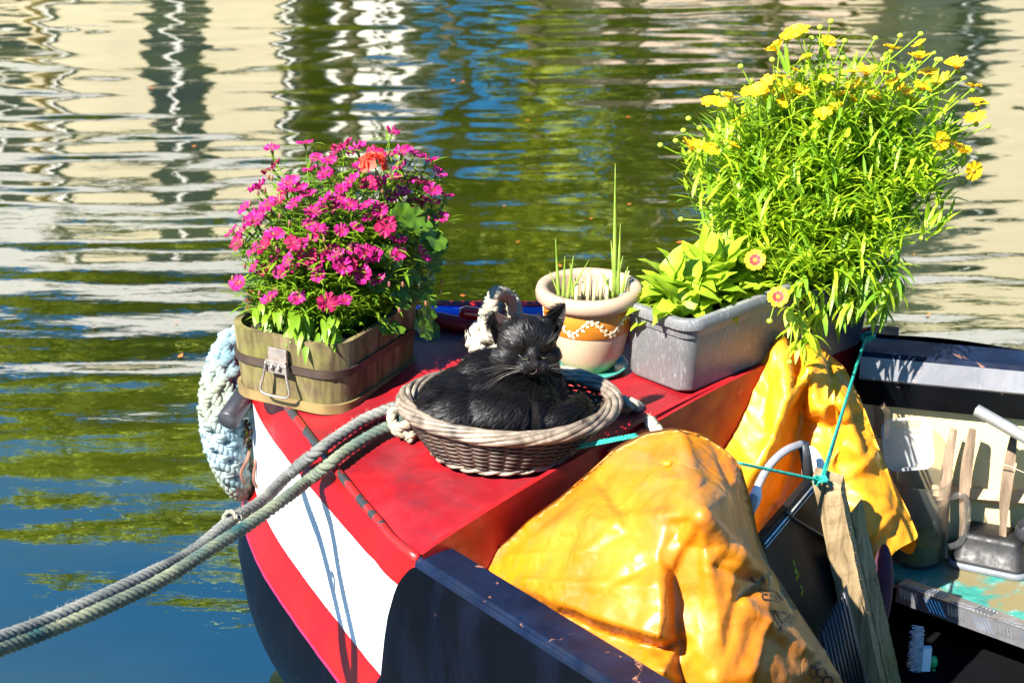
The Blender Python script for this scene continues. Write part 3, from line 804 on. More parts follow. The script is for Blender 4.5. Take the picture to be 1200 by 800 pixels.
he((0,-.006,.004),(.049,.046,.042))
for s in (-1,1):
    he((s*.028,.008,-.018),(.026,.024,.022)); he((s*.0115,.043,-.024),(.0155,.016,.0115))
    he((s*.020,.026,.010),(.018,.014,.014)); he((s*.044,-.004,-.022),(.016,.020,.018))
    he((s*.029,-.006,.034),(.020,.012,.016))
he((0,.036,-.004),(.0105,.018,.012)); he((0,.036,-.036),(.012,.013,.010)); he((0,.048,-.018),(.008,.012,.008))
# body
def be(px,py,dy,r,rot=None): ell(mb,PY(px,py,by+dy),r,rot)
be(618,438,.045,(.060,.055,.06)); be(624,462,.03,(.058,.065,.055))
be(588,456,.035,(.070,.085,.055)); be(556,466,.03,(.078,.095,.052)); be(527,474,.01,(.052,.074,.048))
be(516,482,-.02,(.040,.055,.036)); be(548,484,-.05,(.064,.048,.042)); be(590,482,-.06,(.075,.042,.046)); be(625,484,-.05,(.05,.045,.042))
be(578,436,.055,(.06,.05,.038)); be(600,470,-.02,(.08,.07,.06))
fp=catmull([PY(622,484,by-.055),PY(645,486,by-.07),PY(664,486,by-.072),PY(678,480,by-.055),PY(683,474,by-.03)],6)
for i,p in enumerate(fp): ell(mb,p,(.019-.004*i/len(fp),)*3)
raw=mb.build('raw',m_dark)
m=raw.modifiers.new('r','REMESH'); m.mode='VOXEL'; m.voxel_size=.0032; m=raw.modifiers.new('s','SMOOTH'); m.iterations=12; m.factor=.5
dg=bpy.context.evaluated_depsgraph_get(); me=bpy.data.meshes.new_from_object(raw.evaluated_get(dg)); bpy.data.objects.remove(raw)
vs_=[v.co.copy() for v in me.vertices]; fs_=[tuple(p.vertices) for p in me.polygons]
cb=MB(); cb.add(vs_,fs_,0)
nsolid=len(fs_)
# ears: curved shells with thickness
def ear(s):
    tip=(s*.062,-.006,.064) if s<0 else (s*.068,-.008,.069)
    inn=(s*.010,.004,.036); out=(s*.054,-.006,.002); n_=12; m_=9
    grids=[]
    for off in (0,-.0035):
        g=[]
        for i in range(n_+1):
            t=i/n_
            for j in range(m_+1):
                w=j/m_; a=V(inn).lerp(V(out),w); bulge=sin(pi*w)
                p=a.lerp(V(tip),t**1.0); side=V((s*.4,-1,.1)).normalized()
                p+=side*(.020*bulge*(1-t)**.8) + V((s,0,.3)).normalized()*(.006*sin(pi*t)*w) - V((s,0,-.2)).normalized()*(.003*sin(pi*t)*(1-w))
                p+=side*(-off)
                g.append(hl(*p))
        grids.append(g)
    b=len(cb.v); N=(n_+1)*(m_+1)
    for g in grids:
        for p in g: cb.vert(p)
    for i in range(n_):
        for j in range(m_):
            a=b+i*(m_+1)+j; q=(a,a+1,a+m_+2,a+m_+1); cb.face(q,1); cb.face(tuple(x+N for x in q[::-1]),0)
    for i in range(n_):
        for j in (0,m_):
            a=b+i*(m_+1)+j; cb.face((a,a+m_+1,a+m_+1+N,a+N),0)
for s in (-1,1): ear(s)
# fur strands
rc=random.Random(11)
tris=[]; area=[]
for f in cb.f:
    a,b,c=[V(cb.v[i]) for i in f[:3]]; ar=(b-a).cross(c-a).length*(1 if len(f)==4 else .5); area.append(ar)
import itertools, bisect
cum=list(itertools.accumulate(area)); tot=cum[-1]
nose=hl(0,.058,-.016)
def flow(p,nm):
    q=HM.transposed()@(p-hc)/HS
    if q.length<.075 and (q.z>-.045):
        d=p-nose; d+=HM@V((0,-.03,.0)); ln=.0065+.06*min(.12,(p-nose).length)
        if q.z>.034 and abs(q.x)>.022: ln=.0045; d=HM@V((q.x*8,0,1.0))
    else:
        d=V((-.9,.25,-.25))+V((0,-.3,-.5))*(1 if p.y<by-.02 else 0); 
        k=noise.noise(p*14); d+=V((k*.8,noise.noise(p*14+V((5,5,5)))*.6,noise.noise(p*11+V((9,1,5)))*.6)); ln=.020
    d=d-nm*d.dot(nm)
    return (d.normalized() if d.length>1e-6 else V((0,0,-1))),ln
fb=MB()
camp=V((0,0,H))
for i in range(85000):
    k=bisect.bisect(cum,rc.random()*tot); f=cb.f[min(k,len(cb.f)-1)]; a,b,c=[V(cb.v[x]) for x in f[:3]]
    if len(f)==4 and rc.random()<.5: b=V(cb.v[f[3]])
    r1,r2=rc.random(),rc.random()
    if r1+r2>1: r1,r2=1-r1,1-r2
    p=a+(b-a)*r1+(c-a)*r2
    nm=(V(cb.v[f[1]])-V(cb.v[f[0]])).cross(V(cb.v[f[2]])-V(cb.v[f[0]]))
    if nm.length<1e-12: continue
    nm.normalize()
    if nm.z<-.3: continue
    d,ln=flow(p,nm); ln*=rc.uniform(.6,1.3)
    q=HM.transposed()@(p-hc)/HS
    if abs(q.x)<.010 and q.y>.045 and q.z<-.004: continue
    lift=.22+.15*rc.random()
    e1=p+d*ln*.55+nm*ln*lift*.8; e2=p+d*ln+nm*ln*lift*.9+V((rc.uniform(-1,1),rc.uniform(-1,1),rc.uniform(-1,1)))*ln*.12
    w_=(d.cross(nm)+nm*rc.uniform(-.4,.4)).normalized()*(.00050 if ln>.011 else .0003)
    fb.add([p-w_,p+w_,e1+w_*.8,e1-w_*.8,e2],[(0,1,2,3),(3,2,4)],0)
m_cat=NT('black_fur'); f=m_cat.noise(9,4,.6)
m_cat.P(Base_Color=m_cat.ramp(f,[(.35,(.0025,.002,.002)),(.6,(.005,.0035,.003)),(.70,(.026,.012,.006))]),Roughness=.47,Specular_IOR_Level=.36); m_cat=m_cat.mat
m_skin=simple('undercoat',(.006,.005,.005),.9,.2,20,spec=.1)
m_earin=simple('inner_ear',(.05,.028,.025),.7,.3,60)
cat=cb.build('cat',[m_skin,m_earin]); tag(cat,'black cat dozing curled up in the wicker basket, head raised','cat')
fur=fb.build('fur',m_cat); fur.parent=cat
# ear tufts, brow marks, eyes, nose, whiskers
m_nose=simple('cat_nose',(.012,.010,.013),.25,.2,60)
mb=MB(); b=[hl(-.0065,.0575,-.0125),hl(.0065,.0575,-.0125),hl(0,.0605,-.0165),hl(0,.0575,-.0225),hl(0,.0545,-.008)]
mb.add(b,[(0,2,4),(4,2,1),(0,3,2),(2,3,1)]); nz=mb.build('nose',m_nose,sub=2); nz.parent=cat
mb=MB(); 
for s in (-1,1): tube(mb,[hl(0,.0578,-.0225),hl(0,.0585,-.0275),hl(s*.006,.0575,-.0315),hl(s*.012,.0535,-.031)],.0007,5)
mt=mb.build('mouth',simple('cat_mouth',(.025,.012,.014),.5)); mt.parent=cat
m_lid=simple('eyelid',(.003,.003,.004),.3,.2,60)
for s in (-1,1):
    mb=MB(); pts=catmull([hl(s*.0105,.0475,-.0040),hl(s*.016,.0475,-.0060),hl(s*.0225,.0455,-.0050),hl(s*.028,.0415,-.0005)],6)
    tube(mb,pts,lambda u:.0006+.0016*sin(pi*u),6); o=mb.build('eyelid',m_lid); o.parent=cat
    mb=MB(); tube(mb,[p+HM@V((0,.0012,-.0016)) for p in pts[2:-4]],lambda u:.0002+.0005*sin(pi*u),6); o=mb.build('eye_slit',simple('eye_glint',(.22,.24,.08),.15)); o.parent=cat
m_wh=simple('whisker',(.18,.16,.14),.4)
for s in (-1,1):
    for i in range(9):
        a=rc.uniform(-.35,.25); l=rc.uniform(.05,.085); p0=hl(s*(.017+.004*(i%3)),.049,-.022-.0025*(i//3)); 
        d=HM@V((s*cos(a),-.25,sin(a)-.12)); p1=p0+d*l*.5; p2=p0+d*l+V((0,0,-.012))
        mb=MB(); tube(mb,catmull([p0,p1,p2],4),lambda u:.00021*(1-.75*u),4); o=mb.build('whisker',m_wh); o.parent=cat
    for i in range(3):
        p0=hl(s*.022,.044,.016); d=HM@V((s*(.2+.3*i),.35,.9)); mb=MB(); tube(mb,[p0,p0+d*.018,p0+d*.032+V((0,-.006,.0))],lambda u:.0003*(1-.7*u),4); o=mb.build('brow_whisker',m_wh); o.parent=cat
# pale hairs inside ears
# ---------- plants ----------
def leafmat(name,c1,c2,tr=.45,rough=.45,sc_=14):
    n=NT(name); f=n.noise(sc_,3,.6); c=n.ramp(f,[(.3,c1),(.7,c2)]); n.P(Base_Color=c,Roughness=rough,Specular_IOR_Level=.4)
    t=n.node('ShaderNodeBsdfTranslucent'); n.set(t.inputs[0],n.mix(.5,c,tuple(min(1,x*1.6) for x in c2)))
    m=n.node('ShaderNodeMixShader'); m.inputs[0].default_value=tr; n.t.links.new(n.b.outputs[0],m.inputs[1]); n.t.links.new(t.outputs[0],m.inputs[2]); n.t.links.new(m.outputs[0],n.out.inputs[0]); return n.mat
m_lf=leafmat('dianthus_leaf',(.06,.15,.006),(.22,.36,.018),.35)
m_lb=leafmat('broad_dark_leaf',(.035,.10,.006),(.10,.20,.012),.3)
m_lc=leafmat('coreopsis_leaf',(.20,.36,.010),(.42,.55,.025),.42)
m_lp=leafmat('primrose_leaf',(.22,.36,.015),(.38,.50,.03),.4)
m_lo=leafmat('bulb_leaf',(.18,.30,.03),(.40,.50,.10),.35)
def leaf(mb,p,d,ln,w,bend=.3,up=V((0,0,1)),fold=.25,segs=4,peak=.4,m=0,curl=0):
    d=d.normalized(); s=d.cross(up); s=s.normalized() if s.length>1e-4 else V((1,0,0)); u=s.cross(d).normalized()
    b=len(mb.v); pos=p.copy(); dd=d.copy()
    for i in range(segs+1):
        t=i/segs; ww=w*(sin(pi*min(1,t**(.75 if peak<.5 else 1.2)))**.8 if 0<t<1 else .06)
        if i: pos=pos+dd*(ln/segs)
        for k in (-1,0,1): mb.vert(pos+s*k*ww*.5+u*(abs(k)*fold*ww*.5 + curl*abs(k)*sin(i*2.4)*ww*.3))
        dd=(dd-V((0,0,1))*bend/segs).normalized()
    for i in range(segs):
        for k in (0,1): a=b+i*3+k; mb.face((a,a+1,a+4,a+3),m)
def stem(mb,p0,p1,r,rnd,bow=.15,seg=6,m=0):
    mid=(p0+p1)/2+V((rnd.uniform(-1,1),rnd.uniform(-1,1),0))*(p1-p0).length*bow*.5+V((0,0,.12*(p1-p0).length*(1 if (p1-p0).xy.length>.08 else 0)))
    pts=catmull([p0,mid,p1],seg//2+1); tube(mb,pts,lambda u:r*(1-.35*u),5,cap=False,m=m); return pts
def orient(o,n,spin):
    o.rotation_mode='QUATERNION'; o.rotation_quaternion=n.to_track_quat('Z','Y')@Matrix.Rotation(spin,4,'Z').to_quaternion()

# --- dianthus ---
rp=random.Random(21)
dth=thing('dianthus','bushy dianthus covered in magenta pink flowers in the wooden trough','flowering plant',tc+V((0,0,TH-.02)))
def dianthus_flower(rnd,R_=.0175,cols=0):
    mb=MB()
    for k in range(5):
        a=2*pi*k/5+rnd.uniform(-.1,.1); n_=7; b=mb.vert((0,0,-.001)); arc=[];mid_=[]
        tilt=rnd.uniform(.05,.30)
        for j in range(n_):
            w_=(j/(n_-1)-.5)*1.30; rr=R_*(1-.16*abs(w_))*(1+(.09 if j%2 else -.07))
            z=tilt*rr+.0022*sin(j*2.1+k)
            arc.append(mb.vert((rr*cos(a+w_),rr*sin(a+w_),z+.0004*(k%2))))
            r2=rr*.45; mid_.append(mb.vert((r2*cos(a+w_*.75),r2*sin(a+w_*.75),r2*tilt*.9+.001)))
        for j in range(n_-1):
            mb.face((b,mid_[j],mid_[j+1]),1); mb.face((mid_[j],arc[j],arc[j+1],mid_[j+1]),0)
    tube(mb,[(0,0,-.016),(0,0,-.001)],lambda u:.0016+.0014*u,6,m=2)
    return mb
def petal(name,c,c2):
    return leafmat(name,c,c2,.30,.6,90)
m_pk=petal('magenta_petal',(.30,.004,.10),(.52,.010,.21)); m_pd=petal('deep_petal',(.28,.003,.05),(.42,.008,.10)); m_calyx=leafmat('calyx',(.08,.16,.02),(.14,.22,.03))
variants=[]
for k in range(5):
    o=dianthus_flower(rp,.0165+.0010*k).build('flower',[m_pk if k!=3 else m_pd,m_pd,m_calyx],dth,smooth=False); variants.append(o)
DC=PY(392,322,tc.y+.03); DR=V((.205,.175,.245))
fpx=[(318,175),(355,168),(368,186),(318,203),(340,215),(362,205),(385,190),(395,178),(404,172),(420,180),(460,160),(487,182),(470,178),(452,185),(500,195),(512,207),(470,195),(480,212),(490,216),(505,222),(520,232),(518,255),(505,240),(487,238),(497,232),(470,228),(458,235),(447,215),(430,220),(415,212),(400,222),(380,205),(350,222),(335,228),(345,237),(362,228),(365,250),(388,250),(330,235),(305,225),(290,240),(285,268),(270,272),(278,285),(300,292),(310,250),(316,240),(360,265),(345,282),(372,278),(402,269),(418,270),(433,262),(452,263),(465,282),(468,300),(440,330),(495,300),(360,300),(370,310),(375,325),(345,315),(330,320),(312,323),(316,346),(348,345),(300,310),(322,305),(385,300),(395,296),(415,290),(420,315),(428,322),(410,318),(400,310),(440,300),(430,296),(405,350),(385,352),(282,327),(340,300),(355,290),(325,270),(312,285),(298,262),(430,240),(412,237),(380,232),(475,250),(445,250),(372,268),(395,235),(460,212),(440,178),(425,200)]
mb=MB(); used=0
for i,(px,py) in enumerate(fpx):
    # ray through the layout point meets the dome's near side
    for Y in [tc.y-.25+.01*k for k in range(55)]:
        p=PY(px,py,Y); q=p-DC
        if (q.x/DR.x)**2+(q.y/DR.y)**2+(q.z/DR.z)**2<=1.0: break
    else: p=PY(px,py,tc.y+.05)
    p=p+V((rp.uniform(-.004,.004),rp.uniform(-.02,.025),rp.uniform(-.004,.004)))
    q=p-DC; nn=(V((q.x/DR.x,q.y/DR.y,q.z/DR.z)).normalized()*.65+V((-.25,-.1,.75))+V((rp.uniform(-.6,.6),rp.uniform(-.45,.45),rp.uniform(-.2,.2)))).normalized()
    o=variants[i] if i<5 else variants[i%5].copy()
    if i>=5: COL.objects.link(o); o.parent=dth; o.matrix_parent_inverse=variants[0].matrix_parent_inverse.copy()
    o.location=p; orient(o,nn,rp.uniform(0,6)); o.scale=(1,)*3
    s_=rp.uniform(.9,1.2); o.scale=(s_,s_*rp.uniform(.8,1),s_*rp.uniform(.8,2.4))
    b=tc+uu*rp.uniform(-TA*.6,TA*.6)+vv*rp.uniform(-TB*.6,TB*.6)+V((0,0,TH-.03)); b=b.lerp(V((p.x,p.y,b.z)),.25)
    pts=stem(mb,b,p-nn*.015,.0016,rp)
    for s in pts[1:]:
        for _ in range(5):
            a=rp.uniform(0,6.28); leaf(mb,s+V((rp.uniform(-.012,.012),rp.uniform(-.012,.012),rp.uniform(-.01,.01))),V((cos(a),sin(a),rp.uniform(.2,1.2))),rp.uniform(.025,.055),rp.uniform(.004,.007),.6,segs=3)
for i in range(230):
    a=rp.uniform(0,6.28); el=rp.uniform(-.25,1.0); rr=rp.uniform(.5,.93)
    p=DC+V((DR.x*cos(a)*cos(el),DR.y*sin(a)*cos(el),DR.z*sin(el)))*rr
    b=tc+uu*rp.uniform(-TA*.6,TA*.6)+vv*rp.uniform(-TB*.6,TB*.6)+V((0,0,TH-.03))
    if p.z<b.z+.01: p.z=b.z+.01
    pts=stem(mb,b,p,.0013,rp)
    for s in pts[1:]:
        for _ in range(4):
            a=rp.uniform(0,6.28); leaf(mb,s+V((rp.uniform(-.015,.015),rp.uniform(-.015,.015),rp.uniform(-.012,.012))),V((cos(a),sin(a),rp.uniform(.1,1.2))),rp.uniform(.025,.06),rp.uniform(.004,.008),.6,segs=3)
for i in range(60):   # drooping leaves over the front edge
    px=rp.uniform(315,430); p=PY(px,390-(px-315)*-.12,tc.y-TA*.62-(.0))
    e=tc-uu*(TA*rp.uniform(.55,.92))+vv*rp.uniform(-TB*.8,TB*.55)+V((0,0,TH+rp.uniform(0,.05)))
    leaf(mb,e,V((rp.uniform(-.5,.5),-1,rp.uniform(-.3,.8))),rp.uniform(.04,.06),rp.uniform(.010,.016),1.6,segs=5)
mb.build('foliage',m_lf,dth)
mb=MB()
for i in range(45):
    a=rp.uniform(0,6.28); el=rp.uniform(-.1,1.2); p=DC+V((DR.x*cos(a)*cos(el),DR.y*sin(a)*cos(el)-.02,DR.z*sin(el)))*rp.uniform(.98,1.06)
    ell(mb,p,(.003,.003,.0065),seg=6,rg=5)
mb.build('buds',leafmat('bud',(.25,.05,.10),(.35,.20,.08)),dth)
tag(bpy.data.objects['buds'],kind='stuff')
# --- red geranium in the same trough ---
gp=thing('red_geranium','single red orange ruffled bloom with broad dark leaves behind the pink flowers','flowering plant',tc+uu*.1-vv*.08+V((0,0,TH-.02)))
mb=MB(); gcen=PY(437,192,tc.y-.06)
for i in range(26):
    a=rp.uniform(0,6.28); el=rp.uniform(-.2,1.4); d=V((cos(a)*cos(el),sin(a)*cos(el),sin(el))); s=d.orthogonal().normalized(); s=Matrix.Rotation(rp.uniform(0,6),3,d)@s; t=d.cross(s)
    c=gcen+V((d.x*.024,d.y*.018,d.z*.018)); b=len(mb.v); mb.vert(c-d*.006)
    for k in range(9):
        th=2*pi*k/9; mb.vert(c+(s*cos(th)+t*sin(th))*.012*(1+.15*(k%2))+d*(.003*sin(k*2.3)))
    for k in range(9): mb.face((b,b+1+k,b+1+(k+1)%9))
mb.build('bloom',petal('coral_petal',(.70,.05,.03),(.90,.16,.09)),gp)
mb=MB(); stem(mb,gp.location.copy(),gcen,.0025,rp); mb.build('stem',m_lb,gp)
mb=MB()
def roundleaf(mb,c,nrm,r,rnd,lobes=7):
    nrm=nrm.normalized(); s=nrm.orthogonal().normalized(); s=Matrix.Rotation(rnd.uniform(0,6),3,nrm)@s; t=nrm.cross(s); b=mb.vert(c-nrm*r*.2); ids=[]; mid_=[]
    n_=21
    for k in range(n_):
        th=.25+(2*pi-.5)*k/(n_-1); rr=r*(1+.10*cos(lobes*th)); w_=.12*r*sin(th*5+1)
        ids.append(mb.vert(c+(s*cos(th)+t*sin(th))*rr+nrm*w_)); mid_.append(mb.vert(c+(s*cos(th)+t*sin(th))*rr*.5-nrm*r*.05))
    for k in range(n_-1): mb.face((b,mid_[k],mid_[k+1])); mb.face((mid_[k],ids[k],ids[k+1],mid_[k+1]))
for i in range(75):
    px=rp.uniform(440,512); py=rp.uniform(250,392); p=PY(px,py,tc.y+rp.uniform(-.10,.10)+(px-440)*.0004)
    roundleaf(mb,p,V((rp.uniform(.0,.9),-.5+rp.uniform(-.4,.4),rp.uniform(.2,.9))),rp.uniform(.016,.028),rp)
mb.build('leaves',m_lb,gp)

# --- spring onions in the pot ---
on=thing('spring_onions','green sprouting bulb shoots standing in the terracotta pot','plant',pc+V((0,0,PH*.7)))
mb=MB()
def blade(px0,py0,px1,py1,w,dy=0,y=pc.y):
    a=PY(px0,py0,y+dy); b=PY(px1,py1,y+dy); d=b-a; leafn=8
    pts=[a.lerp(b,i/leafn)+V((0,0,0)) for i in range(leafn+1)]
    tube(mb,pts,lambda u:w*(1-u**1.5)*.5+.0004,6,flat=.6)
for a in [(655,352,651,280,.007),(660,352,662,300,.007),(665,352,672,300,.008),(672,350,668,308,.006),(663,352,690,305,.004),(658,352,644,318,.005),(720,350,721,192,.009),(722,348,716,282,.009),(718,350,730,300,.009),(724,350,727,262,.007),(727,350,736,312,.007),(716,350,707,318,.006)]: blade(*a)
mb.build('shoots',m_lo,on)
csm=leafmat('straw_stalk',(.45,.50,.18),(.62,.60,.32),.2)
for px,py in ((690,318),(697,330),(705,322),(712,328),(684,332),(676,330),(735,322)):
    mb=MB(); a=PY(px-1,352,pc.y+rp.uniform(-.02,.03)); b=PY(px,py,pc.y+.01); tube(mb,[a,b],.0038,8)
    for s in (-.6,.6): tube(mb,[b-V((0,0,.004)),b+V((s*.006,0,.008))],.0014,4)
    mb.build('cut_stalk',csm,on)

# --- primrose / polyanthus in the grey planter ---
pr=thing('leafy_primrose','rosette of broad bright green leaves at the near end of the grey planter','plant',gc+V((0,0,GH-.03)))
mb=MB()
for i in range(130):
    k=rp.random(); c=g1+gu*rp.uniform(.02,.26)+gv*rp.uniform(.03,.13); c.z=gz+GH-.035
    a=rp.uniform(0,6.28); el=rp.uniform(.15,1.4); d=V((cos(a)*cos(el),sin(a)*cos(el),sin(el)))
    leaf(mb,c+V((0,0,rp.uniform(0,.06))),d,rp.uniform(.07,.12),rp.uniform(.040,.062),rp.uniform(.5,1.5),fold=.35,segs=7,curl=.4)
mb.build('leaves',m_lp,pr)

# --- coreopsis ---
cp=thing('coreopsis','tall bushy plant with yellow daisy flowers rising from the dark planter','flowering plant',dc+V((0,0,.15)))
m_yl=petal('yellow_petal',(.78,.39,.003),(.90,.58,.008)); m_yc=simple('orange_disc',(.55,.20,.01),.8,.4,200); m_rd=simple('red_ring',(.22,.008,.004),.6)
def daisy(rnd,R_=.027,ring=False,tl=.12):
    mb=MB(); n_=9
    for k in range(n_):
        a=2*pi*k/n_+rnd.uniform(-.08,.08); t=tl+rnd.uniform(-.12,.15); pr_=[(.18,.10),(.55,.24),(.85,.30),(1.0,.22)]
        prev=None
        for j,(r_,w_) in enumerate(pr_):
            rr=r_*R_; z=t*rr+(.0008 if k%2 else 0)
            c_=[mb.vert((rr*cos(a)-ww*sin(a),rr*sin(a)+ww*cos(a),z+abs(ww)*.2)) for ww in (-w_*R_,0,w_*R_)]
            if prev:
                for q in (0,1): mb.face((prev[q],prev[q+1],c_[q+1],c_[q]),2 if (ring and j==1) else 0)
            prev=c_
        tip=mb.vert((R_*1.06*cos(a+.1),R_*1.06*sin(a+.1),t*R_)); tip2=mb.vert((R_*1.06*cos(a-.1),R_*1.06*sin(a-.1),t*R_))
        mb.face((prev[1],prev[2],tip),0); mb.face((prev[0],prev[1],tip2),0)
    ell(mb,(0,0,.001),(R_*.24,R_*.24,R_*.14),seg=10,rg=6)
    for q in range(len(mb.f)-60,len(mb.f)): mb.m[q]=1
    return mb
yv=[daisy(rp,.021,False,.10).build('flower',[m_yl,m_yc,m_rd],cp,smooth=False),daisy(rp,.023,False,.35).build('flower',[m_yl,m_yc,m_rd],cp,smooth=False),daisy(rp,.020,True,.08).build('flower',[m_yl,m_yc,m_rd],cp,smooth=False)]
ypx=[(922,44),(934,42),(940,38),(970,50),(945,68),(912,60),(1045,57),(1078,53),(1088,85),(1122,80),(1140,102),(1146,123),(1053,103),(1068,120),(1000,85),(1010,103),(1000,118),(980,128),(928,103),(902,100),(915,90),(965,137),(1102,165),(1125,178),(1140,200),(810,175),(857,170),(832,177),(878,108),(968,95),(1050,95),(985,112),(1040,85),(938,112),(1062,108),(1015,88),(885,305),(912,348)]
ypx+=[(rp.uniform(880,1120),rp.uniform(60,125)) for _ in range(14)]+[(rp.uniform(820,900),rp.uniform(115,175)) for _ in range(5)]+[(rp.uniform(1080,1145),rp.uniform(110,190)) for _ in range(3)]
bpx=[(868,78),(840,108),(848,110),(807,139),(774,170),(792,165),(801,153),(974,25),(961,32),(1026,45),(1055,42),(1079,40),(1102,70),(1098,70),(1124,77),(1158,148),(798,257),(951,45),(988,68),(905,70),(880,95),(1094,62),(1070,78),(1130,92),(820,150),(902,376),(925,424),(990,48),(1035,70),(858,120)]
CC=PY(966,242,4.12); CRd=V((.315,.22,.24))
mb=MB(); base0=dc+V((0,0,.15))
mall=[]
def cstem(p,leafy=True,nl=5,bend=.10):
    b=base0+gu*rp.uniform(-.13,.09)+gv*rp.uniform(-.07,.07); b.z=base0.z
    pts=stem(mb,b,p,.0020,rp,bend,8)
    for i,s in enumerate(pts[1:-1]):
        if i/len(pts)>.72: continue
        for _ in range(nl):
            a=rp.uniform(0,6.28); leaf(mb,s+V((rp.uniform(-.01,.01),)*3),V((cos(a),sin(a),rp.uniform(.3,2.2))),rp.uniform(.035,.085),rp.uniform(.004,.011),rp.uniform(.3,1.3),segs=4,m=int(rp.random()<.3))
    return pts
for i,(px,py) in enumerate(ypx):
    for Y in [3.85+.01*k for k in range(40)]:
        p=PY(px,py,Y); q=p-CC
        if (q.x/CRd.x)**2+(q.y/CRd.y)**2+(q.z/CRd.z)**2<=1.12: break
    else: p=PY(px,py,4.08+rp.uniform(-.1,.1))
    nn=V((rp.uniform(-.6,.6),rp.uniform(-.6,.3),1)).normalized()
    k=i%2; 
    if (px,py) in ((885,305),(912,348)): k=2; p=PY(px,py,3.80); nn=V((-.2,-.8,.6)).normalized()
    if i in (24,22): nn=V((.3,-.9,.1)).normalized()
    o=yv[k] if i in (0,1) or (k==2 and i==36) else yv[k].copy()
    if not (i in (0,1) or i==36): COL.objects.link(o)
    o.location=p; orient(o,nn,rp.uniform(0,6)); s_=rp.uniform(.6,1.0); o.scale=(s_,s_,s_*rp.uniform(.8,2))
    if k==2: o.scale=(1,1,1); stem(mb,PY(940,300,3.9),p-nn*.003,.0016,rp,.3)
    else: cstem(p-nn*.003)
    if k!=2:
        ell(mb,p-nn*.006,(.006,.006,.005),seg=7,rg=5)
bud0=None
for i,(px,py) in enumerate(bpx):
    p=PY(px,py,4.12+rp.uniform(-.12,.12)) if py<300 else PY(px,py,3.78)
    if bud0 is None:
        q=MB(); ell(q,(0,0,0),(.0062,.0062,.0052),seg=10,rg=7)
        for k in range(7):
            a=k*.9; leaf(q,V((0,0,-.004)),V((cos(a),sin(a),.3)),.009,.003,-.3,segs=2)
        bud0=q.build('bud',leafmat('green_bud',(.20,.32,.02),(.42,.50,.04),.1),cp); o=bud0
    else: o=bud0.copy(); COL.objects.link(o)
    o.location=p
    if py<300: cstem(p)
    else: stem(mb,PY(px+28,py-70,3.86),p,.0013,rp,.3)
for i in range(330):
    a=rp.uniform(0,6.28); el=rp.uniform(-.35,1.35); rr=rp.uniform(.5,1.0)
    q=V((CRd.x*cos(a)*cos(el),CRd.y*sin(a)*cos(el),CRd.z*sin(el)*.93))*rr
    if q.z<0: q.x*=.8
    p=CC+q; pts=cstem(p,nl=4)
    for _ in range(7):
        a=rp.uniform(0,6.28); leaf(mb,p+V((rp.uniform(-.015,.015),rp.uniform(-.015,.015),rp.uniform(-.02,.02))),V((cos(a),sin(a),rp.uniform(.4,2.4))),rp.uniform(.03,.075),rp.uniform(.005,.011),rp.uniform(.1,1.0),segs=4,m=int(rp.random()<.3))
for i in range(120):   # lower foliage drooping over the pot edges
    px=rp.uniform(925,1055); py=rp.uniform(300,355)+(20 if px<980 else 0); p=PY(px,py,4.02+rp.uniform(-.08,.10))
    for _ in range(3):
        a=rp.uniform(0,6.28); leaf(mb,p+V((rp.uniform(-.012,.012),)*3),V((cos(a),sin(a),rp.uniform(-.9,.4))),rp.uniform(.05,.08),rp.uniform(.007,.013),1.5,segs=4,m=int(rp.random()<.6))
for px,py in ((932,372),(940,385),(925,360),(950,392),(938,398)):
    p=PY(px,py,3.86)
    for _ in range(6):
        a=rp.uniform(0,6.28); leaf(mb,p,V((cos(a),sin(a)-.3,rp.uniform(-.9,.4))),rp.uniform(.04,.06),rp.uniform(.010,.015),1.3,segs=4)
mb.build('foliage',[m_lc,leafmat('coreopsis_leaf_deep',(.09,.22,.01),(.20,.34,.02),.35)],cp)
# ---------- things in the well ----------
Zs=.30
def Pz(px,py,z): return P(px,py,z)
s1=Pz(1052,686,Zs); s2=Pz(1200,739,Zs); sd=(s2-s1).normalized(); s3=s2+sd*.5
nb=V((-sd.y,sd.x,0)).normalized()   # toward the lining
shelf=thing('painted_shelf','worn teal painted shelf with an aluminium tread plate edge','shelf',s1)
m_teal=NT('worn_teal_paint'); f=m_teal.noise(13,6,.7,dist=1.2); g=m_teal.noise(5,4,.6)
c=m_teal.ramp(f,[(.30,(.02,.015,.012)),(.36,(.015,.13,.115)),(.55,(.03,.21,.17)),(.60,(.16,.28,.29)),(.70,(.24,.20,.14))])
c=m_teal.mix(m_teal.ramp(g,[(.52,0),(.58,1)]),c,(.15,.125,.06)); m_teal.P(Base_Color=c,Roughness=.5); m_teal.bump(f,.3,.003)
mb=MB(); a=s1-sd*.09+nb*.02; b=s3+nb*.02; q=[a,b,b+nb*.40,a+nb*.40]
prism(mb,[(p.x,p.y) for p in q],Zs-.02,Zs); mb.build('shelf_board',m_teal.mat,shelf,smooth=False)
m_alu=simple('aluminium',(.42,.42,.44),.35,.15,30,metal=.85)
mb=MB(); th=.003
def strip_(p0,p1,w1,dz0,dz1):
    mb.add([p0+V((0,0,dz0)),p1+V((0,0,dz0)),p1+w1+V((0,0,dz1)),p0+w1+V((0,0,dz1))],[(0,1,2,3)])
strip_(s1,s3,nb*.034,.004,.004); strip_(s1-nb*.001,s3-nb*.001,-nb*.004,.004,-.036)
L_=(s3-s1).length; i=0; x=.008
